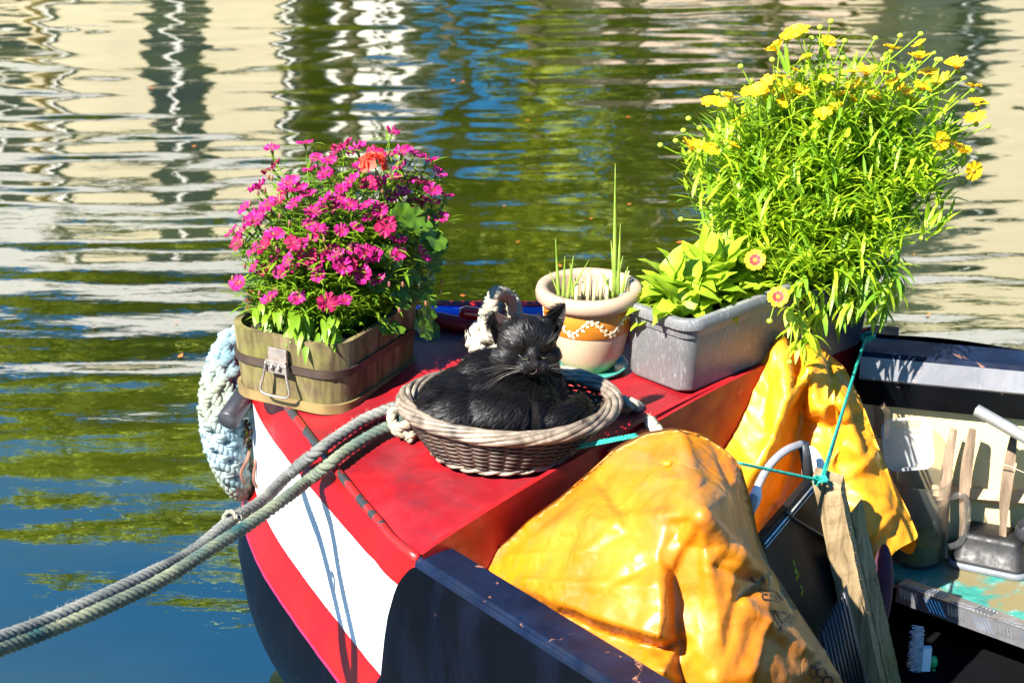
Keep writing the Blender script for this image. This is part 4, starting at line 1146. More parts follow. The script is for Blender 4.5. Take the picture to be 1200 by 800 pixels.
while x<L_-.03:
    k=(i//5)%2
    for (o,vv_,zz) in ((nb*.004,nb*.020,.0055),):
        p=s1+sd*x; d1=(sd*.006+nb*.024) if k else (sd*.024+nb*.010)
        a=p+nb*.005+V((0,0,.0062)); tube(mb,[a-V((0,0,.0025)),a,a+d1,a+d1-V((0,0,.0025))],.0012,5)
        a=p-nb*.004+V((0,0,-.002)); d2=sd*.020-V((0,0,.028)) if k else sd*.006+V((0,0,-.02))
        tube(mb,[a,a+d2-nb*.002],.0013,5)
    x+=.0085 if (i%5)!=4 else .022; i+=1
mb.build('tread_plate',m_alu,shelf,auto=30)
# moss patch
# battens on lining
def LN(px,py,off=.0):   # point on the lining plane
    # plane through l0 with normal n_in
    o=V((0,0,H)); far_=PY(px,py,4.0); d=(far_-o); t=((l0+n_in*(.01+off)-o).dot(n_in))/d.dot(n_in); return o+d*t
mb=MB(); a=LN(1092,576,.012); b=LN(1260,590,.012); tube(mb,[a,b],.017,4); o=mb.build('lining_batten',m_wood,lining,smooth=False)
mb=MB(); a=LN(1035,468,.012); b=LN(1035,512,.012); tube(mb,[a,b],.014,4); mb.build('lining_block',m_wood,lining,smooth=False)
m_drift=NT('driftwood'); f=m_drift.noise(10,6,.65,m_drift.co(scale=(4,4,.7))); m_drift.P(Base_Color=m_drift.ramp(f,[(.3,(.06,.04,.025)),(.55,(.20,.14,.09)),(.75,(.32,.24,.16))]),Roughness=.8); m_drift.bump(f,.6,.003); m_drift=m_drift.mat
def slat(pxs,label):
    mb=MB(); pts=catmull([LN(px,py,.05) for px,py in pxs],6)
    fr=frames(pts); b0=len(mb.v); n_=len(pts)
    for i,p in enumerate(pts):
        u=i/(n_-1); w_=.011*(.75+.5*sin(pi*min(1,u*1.15))); d_=.005
        for (x,y) in ((-w_,-d_),(w_*.2,-d_*1.2),(w_,-d_*.6),(w_,d_),(-w_,d_)): mb.vert(p+sd*x+n_in*(-y))
    for i in range(n_-1):
        for k in range(5): a=b0+i*5+k; b=b0+i*5+(k+1)%5; mb.face((a,b,b+5,a+5))
    mb.face([b0+k for k in range(5)]); mb.face([b0+(n_-1)*5+k for k in range(5)][::-1])
    tag(mb.build('curved_stave',m_drift,smooth=False),label,'wooden slat',group='curved wooden slats against the cream lining')
slat([(1118,503),(1111,540),(1107,580),(1106,615),(1107,652)],'curved wooden slat nearest the measuring jug')
slat([(1140,503),(1134,540),(1130,580),(1128,628)],'curved wooden slat in the middle of the three behind the black tub')
slat([(1188,512),(1182,550),(1177,590),(1175,628)],'curved wooden slat under the metal pipe, rightmost of the three')
m_pipe=simple('galvanised_pipe',(.38,.38,.36),.4,.25,20,metal=.6)
mb=MB(); a=PY(1144,480,3.97); b=PY(1215,520,3.9); c=b+(b-a)*2.2; tube(mb,[a,a+(b-a)*.02,b,c],.0125,18,cap=False); tube(mb,[a+(b-a)*.02,a,a,a+(b-a)*.3],.0100,18,cap=True)
lathe_=None
mb2=mb; tag(mb.build('metal_pipe',m_pipe,auto=50),'grey metal pipe lying across the tops of the wooden slats','pipe')
mb=MB(); pts=[LN(1070+i*5,636+3*sin(i*1.1),.012) for i in range(34)]; tube(mb,pts,.0035,6)
for i in range(0,34): ell(mb,pts[i],(.0055,.004,.0045),seg=6,rg=5)
tag(mb.build('black_chain',m_rub),'thin black chain lying along the foot of the cream lining','chain')
mb=MB(); tube(mb,catmull([LN(1160,540,.07),LN(1180,545,.08),LN(1215,560,.08)],5),.0012,5); tag(mb.build('thin_string',m_rw),'thin pale string looped from the rightmost slat','string')
# measuring jug
jc=Pz(1059,666,Zs+.003); jc=jc+nb*.055; jug=thing('measuring_jug','clear plastic measuring jug half full of murky green water','jug',jc)
m_clear=NT('clear_plastic'); m_clear.P(Base_Color=(.93,.95,.93),Roughness=.12,Transmission_Weight=.95,IOR=1.15,Alpha=.5); m_clear=m_clear.mat
m_liq=NT('green_water'); m_liq.P(Base_Color=m_liq.ramp(m_liq.noise(12,3),[(.3,(.13,.17,.008)),(.7,(.26,.30,.02))]),Roughness=.15,Transmission_Weight=.1,IOR=1.33); m_liq=m_liq.mat
JR=.055; JH=.19
mb=MB(); lathe(mb,[(0,.002),(JR*.9,.002),(JR*.93,.006),(JR*1.05,JH),(JR*1.09,JH+.004),(JR*1.03,JH+.004),(JR*.98,JH-.004),(JR*.89,.01),(0,.008)],jc,40); mb.build('glass',m_clear,jug)
mb=MB(); lathe(mb,[(0,.010),(JR*.87,.010),(JR*.89,.052),(0,.052)],jc,40); mb.build('green_water',m_liq,jug,auto=40)
mb=MB(); hx=V((.9,-.3,0)).normalized(); tube(mb,catmull([jc+hx*(JR*1.0)+V((0,0,.155)),jc+hx*(JR+.03)+V((0,0,.165)),jc+hx*(JR+.042)+V((0,0,.13)),jc+hx*(JR+.035)+V((0,0,.06)),jc+hx*(JR*.95)+V((0,0,.035))],6),.0075,8,flat=.6); mb.build('handle',m_clear,jug)
# translucent tub stuck in the jug
m_tub=NT('milky_plastic'); m_tub.P(Base_Color=(.85,.87,.90),Roughness=.25,Transmission_Weight=.5,IOR=1.2,Alpha=.42); m_tub=m_tub.mat
tb=MB()
ctub=PY(1062,527,jc.y-.0)
def rtub(mb,c,R3,a,b,hh,fl,rim,n=6,rr=.02):
    rings=[]
    for (k,z,e) in ((0,0,0),(0,.004,.002),(1,hh,0),(1,hh,rim),(1,hh-.005,rim)):
        A_=a+fl*k+e; B_=b+fl*k+e; rings.append([c+R3@V((x,y,z)) for x,y in rrect(A_,B_,rr+e,n)])
    m_=len(rings[0]); b0=len(mb.v)
    for q in rings:
        for p in q: mb.vert(p)
    for i in range(len(rings)-1):
        for k in range(m_): k2=(k+1)%m_; mb.face((b0+i*m_+k,b0+i*m_+k2,b0+(i+1)*m_+k2,b0+(i+1)*m_+k))
    mb.face([b0+k for k in range(m_)][::-1]); return rings
RT=Matrix.Rotation(radians(58),3,'X')@Matrix.Rotation(radians(4),3,'Z')
rtub(tb,ctub+V((.0,.035,-.01)),RT,.037,.040,.055,.010,.006)
tag(tb.build('food_tub',m_tub,auto=40),'milky clear plastic food tub tipped into the top of the jug','tub')
# black upturned tub
kc=Pz(1150,668,Zs+.002)+nb*.045; R0=Matrix.Rotation(atan2(sd.y,sd.x)+.25,3,'Z')
ktub=thing('black_tub','upturned black plastic food tub on its grey lid on the teal shelf','tub',kc)
mb=MB(); bl=.078; bw=.05
def rb_(a,b,r,z): return [kc+R0@V((x,y,z)) for x,y in rrect(a,b,r,7)]
rings=[rb_(bl+.003,bw+.003,.024,.012),rb_(bl+.003,bw+.003,.024,.020),rb_(bl-.002,bw-.002,.022,.022),rb_(bl-.009,bw-.009,.02,.066),rb_(bl-.013,bw-.013,.018,.074),rb_(bl-.022,bw-.022,.012,.077)]
m_=len(rings[0])
for q in rings:
    for p in q: mb.vert(p)
for i in range(len(rings)-1):
    for k in range(m_): k2=(k+1)%m_; mb.face((i*m_+k,i*m_+k2,(i+1)*m_+k2,(i+1)*m_+k))
mb.face([(len(rings)-1)*m_+k for k in range(m_)])
mb.build('tub_body',worn('black_plastic',(.008,.008,.009),(.02,.02,.022),.5,12,spec=.3,coat=0,rust=.1,chip=(.5,.5,.5)),ktub)
mb=MB(); rings=[rb_(bl+.008,bw+.008,.028,.0),rb_(bl+.010,bw+.010,.029,.006),rb_(bl+.007,bw+.007,.027,.012),rb_(bl-.01,bw-.01,.02,.0125)]
for q in rings:
    for p in q: mb.vert(p)
for i in range(3):
    for k in range(m_): k2=(k+1)%m_; mb.face((i*m_+k,i*m_+k2,(i+1)*m_+k2,(i+1)*m_+k))
mb.build('lid',simple('grey_lid',(.13,.145,.16),.35,.1,20),ktub)
mb=MB(); c=LN(1206,622,.06); ell(mb,c,(.03,.02,.03)); tube(mb,[c+V((-.02,0,.01)),c+V((.02,-.01,.05))],.012,8)
tag(mb.build('black_fitting',m_rub),'black rounded fitting at the right edge behind the black tub','knob')

# wooden posts
mp=NT('rough_sawn_wood'); f=mp.noise(9,7,.65,mp.co(scale=(4,4,.5)),dist=1.2); g=mp.noise(5,4)
c=mp.ramp(f,[(.25,(.05,.032,.015)),(.5,(.27,.19,.10)),(.75,(.44,.33,.19))]); c=mp.mix(mp.math('MULTIPLY',mp.ramp(g,[(.5,0),(.7,1)]),.5),c,(.12,.12,.02))
mp.P(Base_Color=c,Roughness=.8,Specular_IOR_Level=.2); mp.bump(mp.noise(70,5,.7,mp.co(scale=(1,1,.4))),.6,.003); m_post=mp.mat
def beam(top,bot,w,d,ang,name,label,cut=.012,notch=None):
    ax_=(bot-top).normalized(); s=V((cos(ang),sin(ang),0)); s=(s-ax_*s.dot(ax_)).normalized(); t=ax_.cross(s).normalized()
    mb=MB(); n_=24; rnd=random.Random(5); b0=0
    for i in range(n_+1):
        u=i/n_; c=top.lerp(bot,u)
        for (x,y) in ((-1,-1),(1,-1),(1,1),(-1,1)):
            j=.0012; off=V((rnd.uniform(-j,j),rnd.uniform(-j,j),0)); k=(-cut*x if i==0 else 0)
            mb.vert(c+s*x*w/2+t*y*d/2+off-ax_*k)
    for i in range(n_):
        for k in range(4): a=i*4+k; b=i*4+(k+1)%4; mb.face((a,b,b+4,a+4))
    mb.face((0,1,2,3)); mb.face([n_*4+k for k in (3,2,1,0)])
    # splinters along the edges
    for _ in range(260):
        u=rnd.random(); x=rnd.choice((1,)); y=rnd.choice((-1,1)); c=top.lerp(bot,u)+s*x*w/2+t*y*d/2*rnd.uniform(.2,1)
        e=c+s*rnd.uniform(.002,.006)+t*rnd.uniform(-.003,.003)-ax_*rnd.uniform(-.006,.002); mb.add([c-ax_*.0007,c+ax_*.0007,e],[(0,1,2)])
    o=mb.build(name,m_post,smooth=False); tag(o,label,'post',group='rough wooden posts'); return o
beam(PY(970,560,3.55),PY(1026,822,3.60),.048,.046,radians(-14),'wooden_post','sunlit square timber post with the teal cord tied over its top')
beam(PY(997,602,3.60),PY(1047,830,3.65),.030,.05,radians(-30),'wooden_post','rough darker timber plank fixed behind the sunlit post',cut=-.02)
# black panel case leaning
m_case=simple('black_case',(.007,.007,.008),.45,.3,12,bump=.3,spec=.15)
c1=PY(892,632,3.42); c2=PY(956,556,3.62); c3=PY(1012,770,3.60); c4=c1+(c3-c2)*1.15
nrm=(c2-c1).cross(c3-c2).normalized(); nrm=nrm if nrm.y>0 else -nrm
case=thing('black_case','black flat case with silver trimmed edge leaning behind the front tarpaulin','case',c4)
mb=MB(); t=nrm*.02
mb.add([c1,c2,c3,c4,c1+t,c2+t,c3+t,c4+t],[(0,1,2,3),(7,6,5,4),(0,4,5,1),(1,5,6,2),(2,6,7,3),(3,7,4,0)]); cbody=mb.build('case_body',m_case,case,smooth=False,bevel=.003)
mb=MB(); e=(c2-c1); inn=(c4-c1).normalized()
for k,w_ in ((.012,.0022),(.020,.0012)):
    tube(mb,[c1+inn*k+e*.02-nrm*.0012,c1+inn*k+e*.97-nrm*.0012],w_,5)
tube(mb,[c2+(c3-c2)*.03-e.normalized()*.010-nrm*.001,c3-e.normalized()*.010-nrm*.001],.0012,5)
mb.build('silver_trim',simple('silver_trim',(.55,.55,.56),.4,.4,60,metal=.5),case)
mb=MB(); a=c1+inn*.0+e*.42; tube(mb,catmull([a-nrm*.002,a+inn*.03+e*.1-nrm*.0035,c2+(c3-c2)*.36-e*.02-nrm*.003],5),.003,6); mb.build('strap',m_rub,cbody)
mb=MB(); 
for i,(px,py) in enumerate(((926,655),(929,664),(932,672),(934,684),(938,690),(930,668))):
    leaf(mb,PY(px,py,3.47)-nrm*.006,V((rp.uniform(-.5,.5),-.2,-1)),.014,.005,.1,segs=2)
tag(mb.build('fallen_leaves',m_lc),'few bright green leaf scraps stuck on the black case','leaves',kind='stuff')
# ribbed black mat
a=PY(975,708,3.50); b=PY(1004,700,3.56); mb=MB(); dn_=V((.05,0,-.30)); 
for i in range(9):
    p=PY(988,690,3.50).lerp(PY(962,735,3.42),i/8)+V((0,-.012,0)); q=p+V((.055,-.02,-.22)); tube(mb,[p,q],.0035,6)
pp=[PY(992,684,3.51),PY(958,742,3.41)]; mb.add([pp[0],pp[1],pp[1]+V((.055,-.02,-.22)),pp[0]+V((.055,-.02,-.22))],[(0,1,2,3)])
tag(mb.build('ribbed_mat',m_rub),'ribbed black rubber mat at the foot of the timber post','mat')
# curved grey handle with white shell
hd=thing('folding_chair','curved grey chair arm with a white end poking out between the tarpaulins','chair',PY(915,600,3.60))
m_gryp=simple('grey_enamel',(.20,.19,.20),.35,.35,25); m_whp=simple('white_enamel',(.82,.82,.84),.3,.05,10)
mb=MB(); ph=catmull([PY(878,640,3.50),PY(880,600,3.50),PY(888,570,3.52),PY(902,545,3.55),PY(920,528,3.58),PY(941,519,3.62)],7)
fr2=frames(ph); tube(mb,ph,.0075,8,flat=.6); mb.build('arm',m_gryp,hd)
mb=MB(); tube(mb,[PY(941,519,3.62),PY(944,535,3.62),PY(950,575,3.62)],.011,8); mb.build('bracket',m_rub,hd)
mb=MB(); R9=Matrix.Rotation(radians(-14),3,'Y'); ell(mb,PY(955,556,3.68),(.024,.010,.062),R9); mb.build('white_shell',m_whp,hd)
mb=MB(); ell(mb,PY(884,585,3.515),(.012,.008,.03),Matrix.Rotation(radians(12),3,'Y')); mb.build('white_tip',m_whp,hd)
# brush below the shelf
br=thing('scrubbing_brush','white bristled brush hanging in the dark below the shelf','brush',PY(1080,800,3.9))
mb=MB(); a=PY(1086,765,3.85); box(mb,a+V((0,0,-.05)),(.018,.012,.13)); mb.build('brush_back',m_whp,br,smooth=False)
mb=MB()
for i in range(500):
    z=rp.uniform(-.14,.06); p=a+V((-.01,rp.uniform(-.01,.01),z)); tube(mb,[p,p+V((-rp.uniform(.015,.028),rp.uniform(-.01,.01),rp.uniform(-.012,.006)))],.0006,3,cap=False)
mb.build('bristles',simple('white_bristles',(.6,.6,.6),.6),br)
mb=MB(); a2=PY(1094,775,3.85); ell(mb,a2,(.009,.009,.014)); ell(mb,a2+V((.002,0,-.03)),(.007,.007,.014)); tag(mb.build('green_clip',simple('green_plastic',(.02,.35,.10),.3)),'small green plastic clip beside the white brush','clip')
# dark shapes under the shelf
# purple cloth edge behind post
mb=MB(); ell(mb,PY(1033,690,3.74),(.022,.03,.10)); tag(mb.build('cloth_bundle',simple('maroon_cloth',(.05,.012,.03),.9,.3,30)),'dark maroon cloth bundle beside the timber plank','cloth')

# ---------- teal cord ----------
m_cord=simple('teal_cord',(.006,.26,.19),.6,.35,120,bump=.5)
cordT=PY(962,563,3.52)
A1=PY(664,527,3.52); A2=PY(745,511,3.44)
path=[A1,PY(700,520,3.49),A2,PY(800,520,3.36),PY(866,543,3.36),PY(910,553,3.42),PY(945,563,3.47),cordT,PY(980,505,3.74),PY(1000,440,3.99),PY(1013,398,4.13),PY(1016,392,4.18)]
mb=MB(); seg1=[path[0]]; 
def linp(pts,n=10):
    o=[]
    for a,b in zip(pts,pts[1:]):
        for i in range(n): o.append(a.lerp(b,i/n))
    return o+[pts[-1]]
rope_geo(mb,linp([A1,A2,PY(868,543,3.37),cordT]),.0034,.016,strands=2,step=.004,fuzz=80)
rope_geo(mb,linp([A1+V((.004,0,.006)),A2+V((0,0,.004))]),.0030,.016,strands=2,step=.004)
rope_geo(mb,linp([cordT,PY(1014,396,4.12)]),.0032,.016,strands=2,step=.004)
rope_geo(mb,linp([cordT+V((.004,0,0)),PY(1001,436,4.0),PY(1014,396,4.12)]),.0032,.016,strands=2,step=.004)
cc=PY(1016,394,4.14); rope_geo(mb,[cc+V((.016*cos(a*.7),.014*sin(a*.7),.006*sin(a*1.9))) for a in range(20)],.0036,.014,strands=2,step=.004)
rope_geo(mb,[cordT+V((.012*cos(a*.8),.012*sin(a*.8),.005*sin(a*1.3))) for a in range(14)],.0036,.014,strands=2,step=.004)
tag(mb.build('teal_cord',m_cord),'teal cord tied from the black knob over the post top to the far rail corner','cord')
mb=MB(); ell(mb,A1+V((.002,.004,-.002)),(.015,.012,.014)); tube(mb,[A1+V((-.008,.02,-.01)),A1+V((.006,-.004,.0))],.009,12)
tag(mb.build('cord_toggle',simple('grey_toggle',(.10,.11,.13),.35,.2,30)),'round grey toggle at the teal cord end beside the basket','toggle')
# ---------- tarpaulins ----------
from mathutils.geometry import delaunay_2d_cdt
def inside(p,poly):
    c=False; n=len(poly); j=n-1
    for i in range(n):
        a,b=poly[i],poly[j]
        if (a[1]>p[1])!=(b[1]>p[1]) and p[0]<(b[0]-a[0])*(p[1]-a[1])/(b[1]-a[1])+a[0]: c=not c
        j=i
    return c
def sheet(outline,inner,toprange,step=3.8,smooth=4,wr=None,back=.10,drop=.28):
    """a draped sheet through measured points (x, y on the photo grid, metres away); closed with a rear side so it has depth"""
    keys=list(outline)+list(inner)
    no=len(outline)
    r=delaunay_2d_cdt([V((k[0],k[1])) for k in keys],[(i,(i+1)%no) for i in range(no)],[],1,1e-5)
    kv=[V((v.x,v.y,0)) for v in r[0]]; ky=[keys[r[3][i][0]][2] if r[3][i] else 3.5 for i in range(len(kv))]
    kt=BVHTree.FromPolygons([V((v.x,v.y,ky[i]*100)) for i,v in enumerate(kv)],r[2])
    def Y(x,y):
        h=kt.ray_cast(V((x,y,-1e4)),V((0,0,1)))
        if h[0]: return h[0].z/100
        h=kt.find_nearest(V((x,y,350))); return h[0].z/100 if h[0] else 3.5
    # resampled outline
    op=[V((k[0],k[1],k[2]*100)) for k in outline]; res=[];top=[]
    for i in range(no):
        a,b=op[i],op[(i+1)%no]; m_=max(1,int((a-b).xy.length/step))
        for k in range(m_): res.append(a.lerp(b,k/m_)); top.append(toprange[0]<=i<toprange[1])
    n=len(res)
    for _ in range(2): res=[(res[i-1]+res[i]*2+res[(i+1)%n])/4 for i in range(n)]
    poly=[(p.x,p.y) for p in res]
    x0=min(p[0] for p in poly);x1=max(p[0] for p in poly);y0=min(p[1] for p in poly);y1=max(p[1] for p in poly)
    pts=[V(p) for p in poly]; rj=random.Random(2); yv=y0; row=0
    while yv<y1:
        xv=x0+(row%2)*step/2
        while xv<x1:
            q=(xv+rj.uniform(-.6,.6),yv+rj.uniform(-.6,.6))
            if inside(q,poly) and min((q[0]-p[0])**2+(q[1]-p[1])**2 for p in poly)>(step*.55)**2: pts.append(V(q))
            xv+=step
        yv+=step*.87; row+=1
    r=delaunay_2d_cdt(pts,[(i,(i+1)%n) for i in range(n)],[],1,1e-5)
    vs=r[0]; fs=r[2]; orig=[o[0] if o else -1 for o in r[3]]
    nb=[set() for _ in vs]
    for f in fs:
        for i in range(len(f)): nb[f[i]].add(f[i-1]); nb[f[i-1]].add(f[i])
    yy=[res[orig[i]].z/100 if 0<=orig[i]<n else Y(v.x,v.y) for i,v in enumerate(vs)]
    for _ in range(smooth):
        yy=[yy[i] if 0<=orig[i]<n else yy[i]*.4+.6*sum(yy[j] for j in nb[i])/len(nb[i]) for i in range(len(vs))]
    W3=[PY(v.x,v.y,yy[i]) for i,v in enumerate(vs)]
    # wrinkles along the normal
    nm=[V((0,0,0)) for _ in vs]
    for f in fs:
        k=(W3[f[1]]-W3[f[0]]).cross(W3[f[2]]-W3[f[0]])
        for i in f: nm[i]+=k
    nm=[k.normalized() if k.length>0 else V((0,-1,0)) for k in nm]
    nm=[-k if k.dot(V((0,-.9,.4)))<0 else k for k in nm]
    out=[]
    for i,v in enumerate(vs):
        edge=0 if 0<=orig[i]<n else 1
        out.append(W3[i]+nm[i]*(wr(W3[i],v.x,v.y)*edge if wr else 0))
    mb=MB(); mb.add(out,[tuple(f) for f in fs])
    # rear side
    rev={orig[i]:i for i in range(len(vs)) if 0<=orig[i]<n}
    idx=[rev.get(i) for i in range(n)]
    run=[i for i in range(n) if top[i] and idx[i] is not None]
    prev=[idx[i] for i in run]
    for (dy,dzz) in ((.012,-.002),(.03,-.018),(back*.7,-.09),(back,-drop)):
        cur=[]
        for k,i in enumerate(run):
            b=out[idx[i]]; e=sin(pi*min(1,max(0,(k+.5)/len(run))))**.4
            cur.append(mb.vert((b.x,b.y+dy*e,max(.17,b.z+dzz*e))))
        for k in range(len(run)-1): mb.face((prev[k],prev[k+1],cur[k+1],cur[k]))
        prev=cur
    return mb
def ridge(v,s,seed): 
    return 1-abs(noise.noise(v*s+V((seed,seed*2,seed*3))))*2
def creases(x,y,segs):
    s=0
    for (x0,y0,x1,y1,a,w_) in segs:
        dx,dy=x1-x0,y1-y0; L2=dx*dx+dy*dy; t=((x-x0)*dx+(y-y0)*dy)/L2
        if t<-.05 or t>1.05: continue
        tt=min(1,max(0,t)); b=sin(tt*5+x0)*4; d=abs((x-x0)*dy-(y-y0)*dx+b*sqrt(L2)*.35)/sqrt(L2); ww=w_*(.5+tt)
        if d<ww: s+=a*1.15*(1-d/ww)*min(1,(1.05-t)*4)*min(1,(t+.05)*8)
    return s
CF=[(823,603,690,612,.007,14),(823,603,905,690,.009,14),(823,603,850,800,.008,14),(823,603,757,700,.008,12),(590,655,745,642,.006,14),(600,640,705,562,-.006,12),(790,508,700,602,-.006,14),(800,508,823,603,.007,14),(838,522,898,655,-.007,13),(700,560,762,642,-.005,12),(860,700,962,775,.007,12),(830,660,930,700,-.006,11),(610,680,779,692,.006,12),(722,530,640,640,.006,13),(880,650,840,790,-.007,11),(760,560,850,570,.005,12),(740,600,660,680,.006,12),(900,720,870,800,.007,10),(860,560,885,640,.006,9),(700,700,770,650,-.006,10)]
CRr=[(915,393,850,540,.009,12),(905,400,890,520,-.008,9),(915,393,926,470,.010,9),(950,400,1050,625,.009,13),(975,420,985,600,-.009,11),(1028,525,955,590,.008,12),(1070,612,975,560,.008,12),(940,400,962,565,.009,10),(1000,460,1030,600,-.008,10),(880,440,835,535,-.007,10),(1050,600,1000,640,.008,9),(960,480,1010,540,.006,10),(1010,480,960,530,-.006,10)]
def wr_front(p,x,y):
    k=min(1,max(0,(y-620)/90)); k2=min(1,max(0,(x-830)/50))*.6
    w=.0016*ridge(V((p.x*1.3,p.y*.6,p.z*.5)),7,1)+ (k*.003+k2*.002)*(ridge(p,13,4)-.5) + (k+.2)*.0018*(ridge(p,30,8)-.5)+.003*noise.noise(p*6+V((3,1,8)))+creases(x,y,CF)
    return w
def wr_rear(p,x,y):
    return .006*(ridge(V((p.x*1.6,p.y,p.z*.5)),9,3)-.5)+.0034*(ridge(p,24,5)-.5)+.003*noise.noise(p*8)+creases(x,y,CRr)
def tarpmat(name,c1,c2,cd_,rough,dirt):
    n=NT(name); f=n.noise(5,5,.6,dist=.8); g=n.noise(2.6,6,.65,dist=1.2); h=n.noise(38,5,.7)
    c=n.ramp(f,[(.32,c1),(.62,c2)]); c=n.mix(n.math('MULTIPLY',n.ramp(g,[(.50,0),(.68,1)]),dirt),c,cd_)
    c=n.mix(n.math('MULTIPLY',n.ramp(h,[(.66,0),(.72,1)]),.25),c,(.25,.10,.03))
    v=n.node('ShaderNodeTexVoronoi'); v.feature='DISTANCE_TO_EDGE'; v.inputs['Scale'].default_value=17
    mx_=n.node('ShaderNodeMix'); mx_.data_type='VECTOR'; mx_.inputs[0].default_value=.12
    nt=n.node('ShaderNodeTexNoise'); nt.inputs['Scale'].default_value=9; n.t.links.new(n.co(),nt.inputs['Vector']); n.t.links.new(n.co(),mx_.inputs[4]); n.t.links.new(nt.outputs['Color'],mx_.inputs[5]); n.t.links.new(mx_.outputs[1],v.inputs['Vector'])
    cre=n.ramp(v.outputs['Distance'],[(0,0),(.12,1)])
    n.P(Base_Color=c,Roughness=n.ramp(n.noise(8,4),[(.3,rough*.75),(.7,rough*1.4)]),Specular_IOR_Level=.5,Coat_Weight=.12,Coat_Roughness=.22)
    v2=n.node('ShaderNodeTexVoronoi'); v2.feature='DISTANCE_TO_EDGE'; v2.inputs['Scale'].default_value=7; mp2=n.node('ShaderNodeMix'); mp2.data_type='VECTOR'; mp2.inputs[0].default_value=.2; n.t.links.new(n.co(),mp2.inputs[4]); n.t.links.new(nt.outputs['Color'],mp2.inputs[5]); n.t.links.new(mp2.outputs[1],v2.inputs['Vector'])
    msk=n.ramp(n.noise(3.5,3),[(.42,0),(.62,1)]); cr2=n.mix(msk,(1,1,1),n.ramp(v2.outputs['Distance'],[(0,0),(.25,1)])); cre=n.mix(msk,(1,1,1),cre)
    b0_=n.bump(cr2,.5,.007); b1=n.bump(n.noise(22,6,.62,dist=.6),.3,.005,b0_); n.bump(cre,.35,.0035,b1)
    t=n.node('ShaderNodeBsdfTranslucent'); n.set(t.inputs[0],c); m=n.node('ShaderNodeMixShader'); m.inputs[0].default_value=.16
    n.t.links.new(n.b.outputs[0],m.inputs[1]); n.t.links.new(t.outputs[0],m.inputs[2]); n.t.links.new(m.outputs[0],n.out.inputs[0]); return n.mat
m_tf=tarpmat('orange_pvc',(.42,.112,.003),(.58,.195,.006),(.33,.17,.065),.42,.85)
m_tr2=tarpmat('yellow_pvc',(.58,.20,.003),(.72,.31,.007),(.38,.16,.02),.48,.35)
of=[(566,658,3.36),(598,631,3.35),(620,610,3.34),(655,585,3.36),(690,555,3.37),(722,526,3.38),(757,508,3.38),(790,503,3.38),(825,511,3.38),(850,528,3.37),(868,545,3.37),(881,590,3.37),(888,625,3.37),(903,665,3.36),(935,715,3.33),(965,760,3.32),(988,800,3.31),(1015,865,3.30),
    (930,900,3.08),(840,890,2.98),(760,850,2.99),(700,790,3.03),(640,740,3.12),(590,690,3.26)]
inf=[(610,688,3.22),(650,706,3.12),(700,727,3.045),(745,741,2.985),(773,747,2.955),(610,696,3.26),(651,713,3.17),(701,735,3.11),(746,750,3.06),(770,757,3.05),(779,690,3.02),(787,692,3.075),(781,730,2.98),(788,735,3.05),(782,784,2.955),(789,786,3.02),(760,545,3.26),(800,538,3.25),(840,558,3.27),(720,572,3.26),(690,608,3.19),(650,625,3.26),(740,622,3.13),(782,604,3.11),(805,590,3.10),(825,600,3.055),
     (772,645,3.075),(800,640,3.085),(797,750,3.05),(798,800,3.02),(640,645,3.25),(680,662,3.15),(720,685,3.07),
     (848,640,3.07),(870,650,3.10),(905,695,3.13),(930,735,3.15),(955,780,3.17),(852,580,3.21),(876,625,3.27),(830,660,3.06),(830,700,3.05),(860,705,3.06),(820,755,3.015),(865,755,3.03),(880,790,3.02),(840,800,2.99),(905,770,3.07),(900,730,3.09),(930,800,3.10)]
tf=sheet(of,inf,(0,17),wr=wr_front,smooth=2)
tfo=tf.build('front_tarpaulin',m_tf); tag(tfo,'glossy dirty orange tarpaulin with black printed letters draped in the foreground','tarpaulin')
orr=[(750,556,3.80),(782,522,3.88),(810,508,3.93),(834,478,3.96),(854,445,3.99),(878,415,4.02),(895,398,4.03),(915,391,4.03),(940,396,4.03),(965,410,4.03),(990,430,4.01),(1010,470,3.98),(1028,520,3.95),(1045,560,3.91),(1065,600,3.88),(1077,630,3.86),(1052,643,3.82),(1028,669,3.80),(1016,640,3.80),(1003,655,3.78),(960,690,3.74),(900,680,3.70),(860,640,3.70),(800,600,3.74)]
inr=[(903,403,3.97),(918,432,3.91),(924,468,3.86),(908,515,3.83),(890,548,3.80),(872,575,3.80),(932,432,3.99),(937,480,3.98),(928,540,3.95),(906,590,3.91),(888,620,3.86),(922,404,3.97),(951,430,3.93),(958,480,3.90),(952,540,3.91),(945,580,3.90),(975,540,3.86),(1003,560,3.87),(978,600,3.81),(992,470,3.90),(1015,530,3.88),(1035,590,3.85),(1020,610,3.80),(1050,620,3.84),
     (868,470,3.92),(858,512,3.87),(885,440,3.95),(840,540,3.82),(970,440,3.95),(1000,500,3.92),(960,640,3.80),(968,500,3.93),(972,580,3.85),(985,520,3.87)]
tr_=sheet(orr,inr,(1,15),wr=wr_rear,smooth=1,back=.05,drop=.2)
tro=tr_.build('rear_tarpaulin',m_tr2); tag(tro,'bright yellow tarpaulin hanging over the red coaming behind the timber post','tarpaulin')
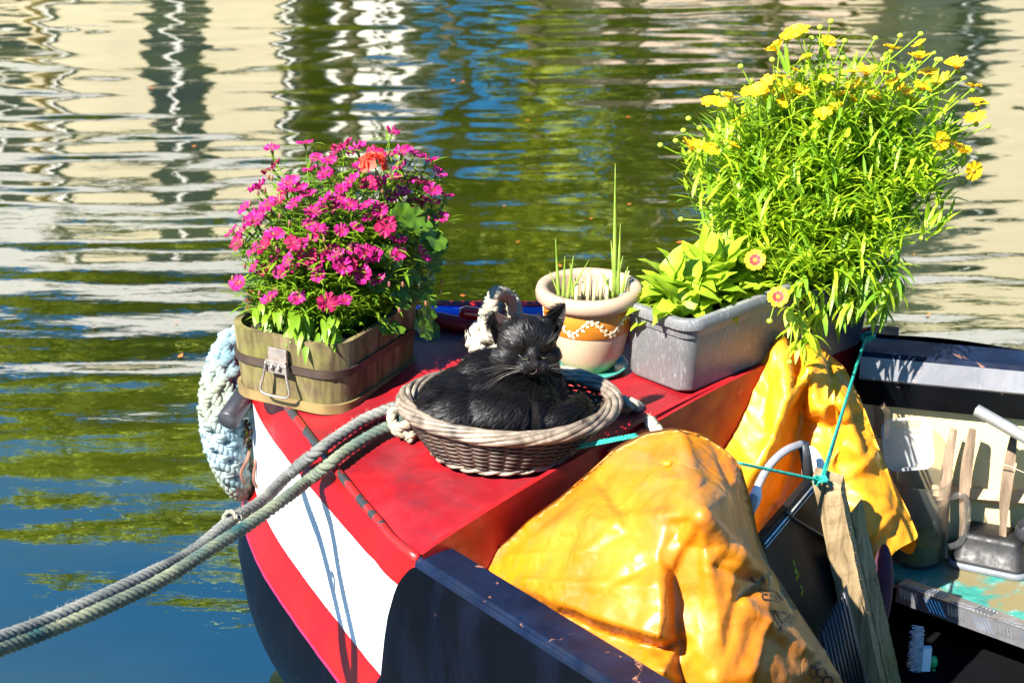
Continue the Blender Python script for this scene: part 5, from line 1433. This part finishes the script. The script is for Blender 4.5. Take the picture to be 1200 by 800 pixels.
# small orange stud pressing through the front sheet
# printed lettering lying on the sheet
tb_=BVHTree.FromPolygons([V(v) for v in tf.v],tf.f)
m_ink=simple('black_ink',(.012,.010,.008),.5,.3,90,bump=0)
def onsheet(px,py,off=.0012):
    o=V((0,0,H)); d=(PY(px,py,3.3)-o).normalized(); h=tb_.ray_cast(o,d)
    if not h[0]: return None
    nn=h[1] if h[1].dot(d)<0 else -h[1]; return h[0]+nn*off
def ink(polys,name):
    mb=MB()
    for q in polys:
        p=[onsheet(*k) for k in q]
        if any(k is None for k in p): continue
        mb.add(p,[tuple(range(len(p)))])
    o=mb.build(name,m_ink,smooth=False); o.parent=tfo; return o
def stroke(pts,w):
    out=[]
    for (a,b) in zip(pts,pts[1:]):
        d=V((b[0]-a[0],b[1]-a[1])); L_=d.length; n_=max(1,int(L_/4)); d.normalize(); s=V((-d.y,d.x))*w/2
        for i in range(n_):
            c0=V(a)+d*L_*i/n_-d*.3; c1=V(a)+d*L_*(i+1)/n_+d*.3
            out.append([tuple(c0-s),tuple(c1-s),tuple(c1+s),tuple(c0+s)])
    return out
st=[]
for pl in ([(890,690),(894,702),(915,704)],[(890,690),(909,693),(917,703)],[(893,696),(908,698),(911,702)],[(902,715),(922,718)],[(904,716),(917,738),(920,738)],[(908,715),(919,733)],[(926,719),(921,727),(912,738)],[(880,676),(884,682),(889,681)],[(892,676),(897,681)]): st+=stroke(pl,2.0)
ink(st,'printed_mark')
fc=bpy.data.curves.new('t','FONT'); fc.body='Sco'; fc.size=1; fo=bpy.data.objects.new('t',fc); COL.objects.link(fo)
dg=bpy.context.evaluated_depsgraph_get(); 
def word(body,ox,oy,size,ang,name,shear=0,bold=0):
    fc.body=body; fc.offset=bold; fc.resolution_u=4; bpy.context.view_layer.update(); dg=bpy.context.evaluated_depsgraph_get()
    me=bpy.data.meshes.new_from_object(fo.evaluated_get(dg)); bm=bmesh.new(); bm.from_mesh(me)
    bmesh.ops.triangulate(bm,faces=bm.faces); bmesh.ops.subdivide_edges(bm,edges=[e for e in bm.edges if e.calc_length()>.2],cuts=2); bmesh.ops.triangulate(bm,faces=bm.faces)
    mb=MB(); ok=True; vv_=[]
    for v in bm.verts:
        x,y=v.co.x*size+shear*v.co.y*size,v.co.y*size; px=ox+x*cos(ang)+y*sin(ang); py=oy+x*sin(ang)-y*cos(ang)
        q=onsheet(px,py); vv_.append(q)
    bm.verts.index_update()
    keep={}
    for i,q in enumerate(vv_):
        if q is not None: keep[i]=mb.vert(q)
    for f in bm.faces:
        ii=[v.index for v in f.verts]
        if all(k in keep for k in ii): mb.face([keep[k] for k in ii])
    o=mb.build(name,m_ink,smooth=False); o.parent=tfo
word('SCO',948,779,17,radians(52),'printed_letters',.1,.035)
word('THE SCO',944,786,8,radians(52),'printed_letters',0,0)
bpy.data.objects.remove(fo); 
k=onsheet(783,545,.003)
if k: 
    mb=MB(); ell(mb,k,(.008,.006,.0055)); o=mb.build('snail_shell',m_tr2); tag(o,'small yellow lump on top of the front orange tarpaulin','lump'); o.name='yellow_lump'
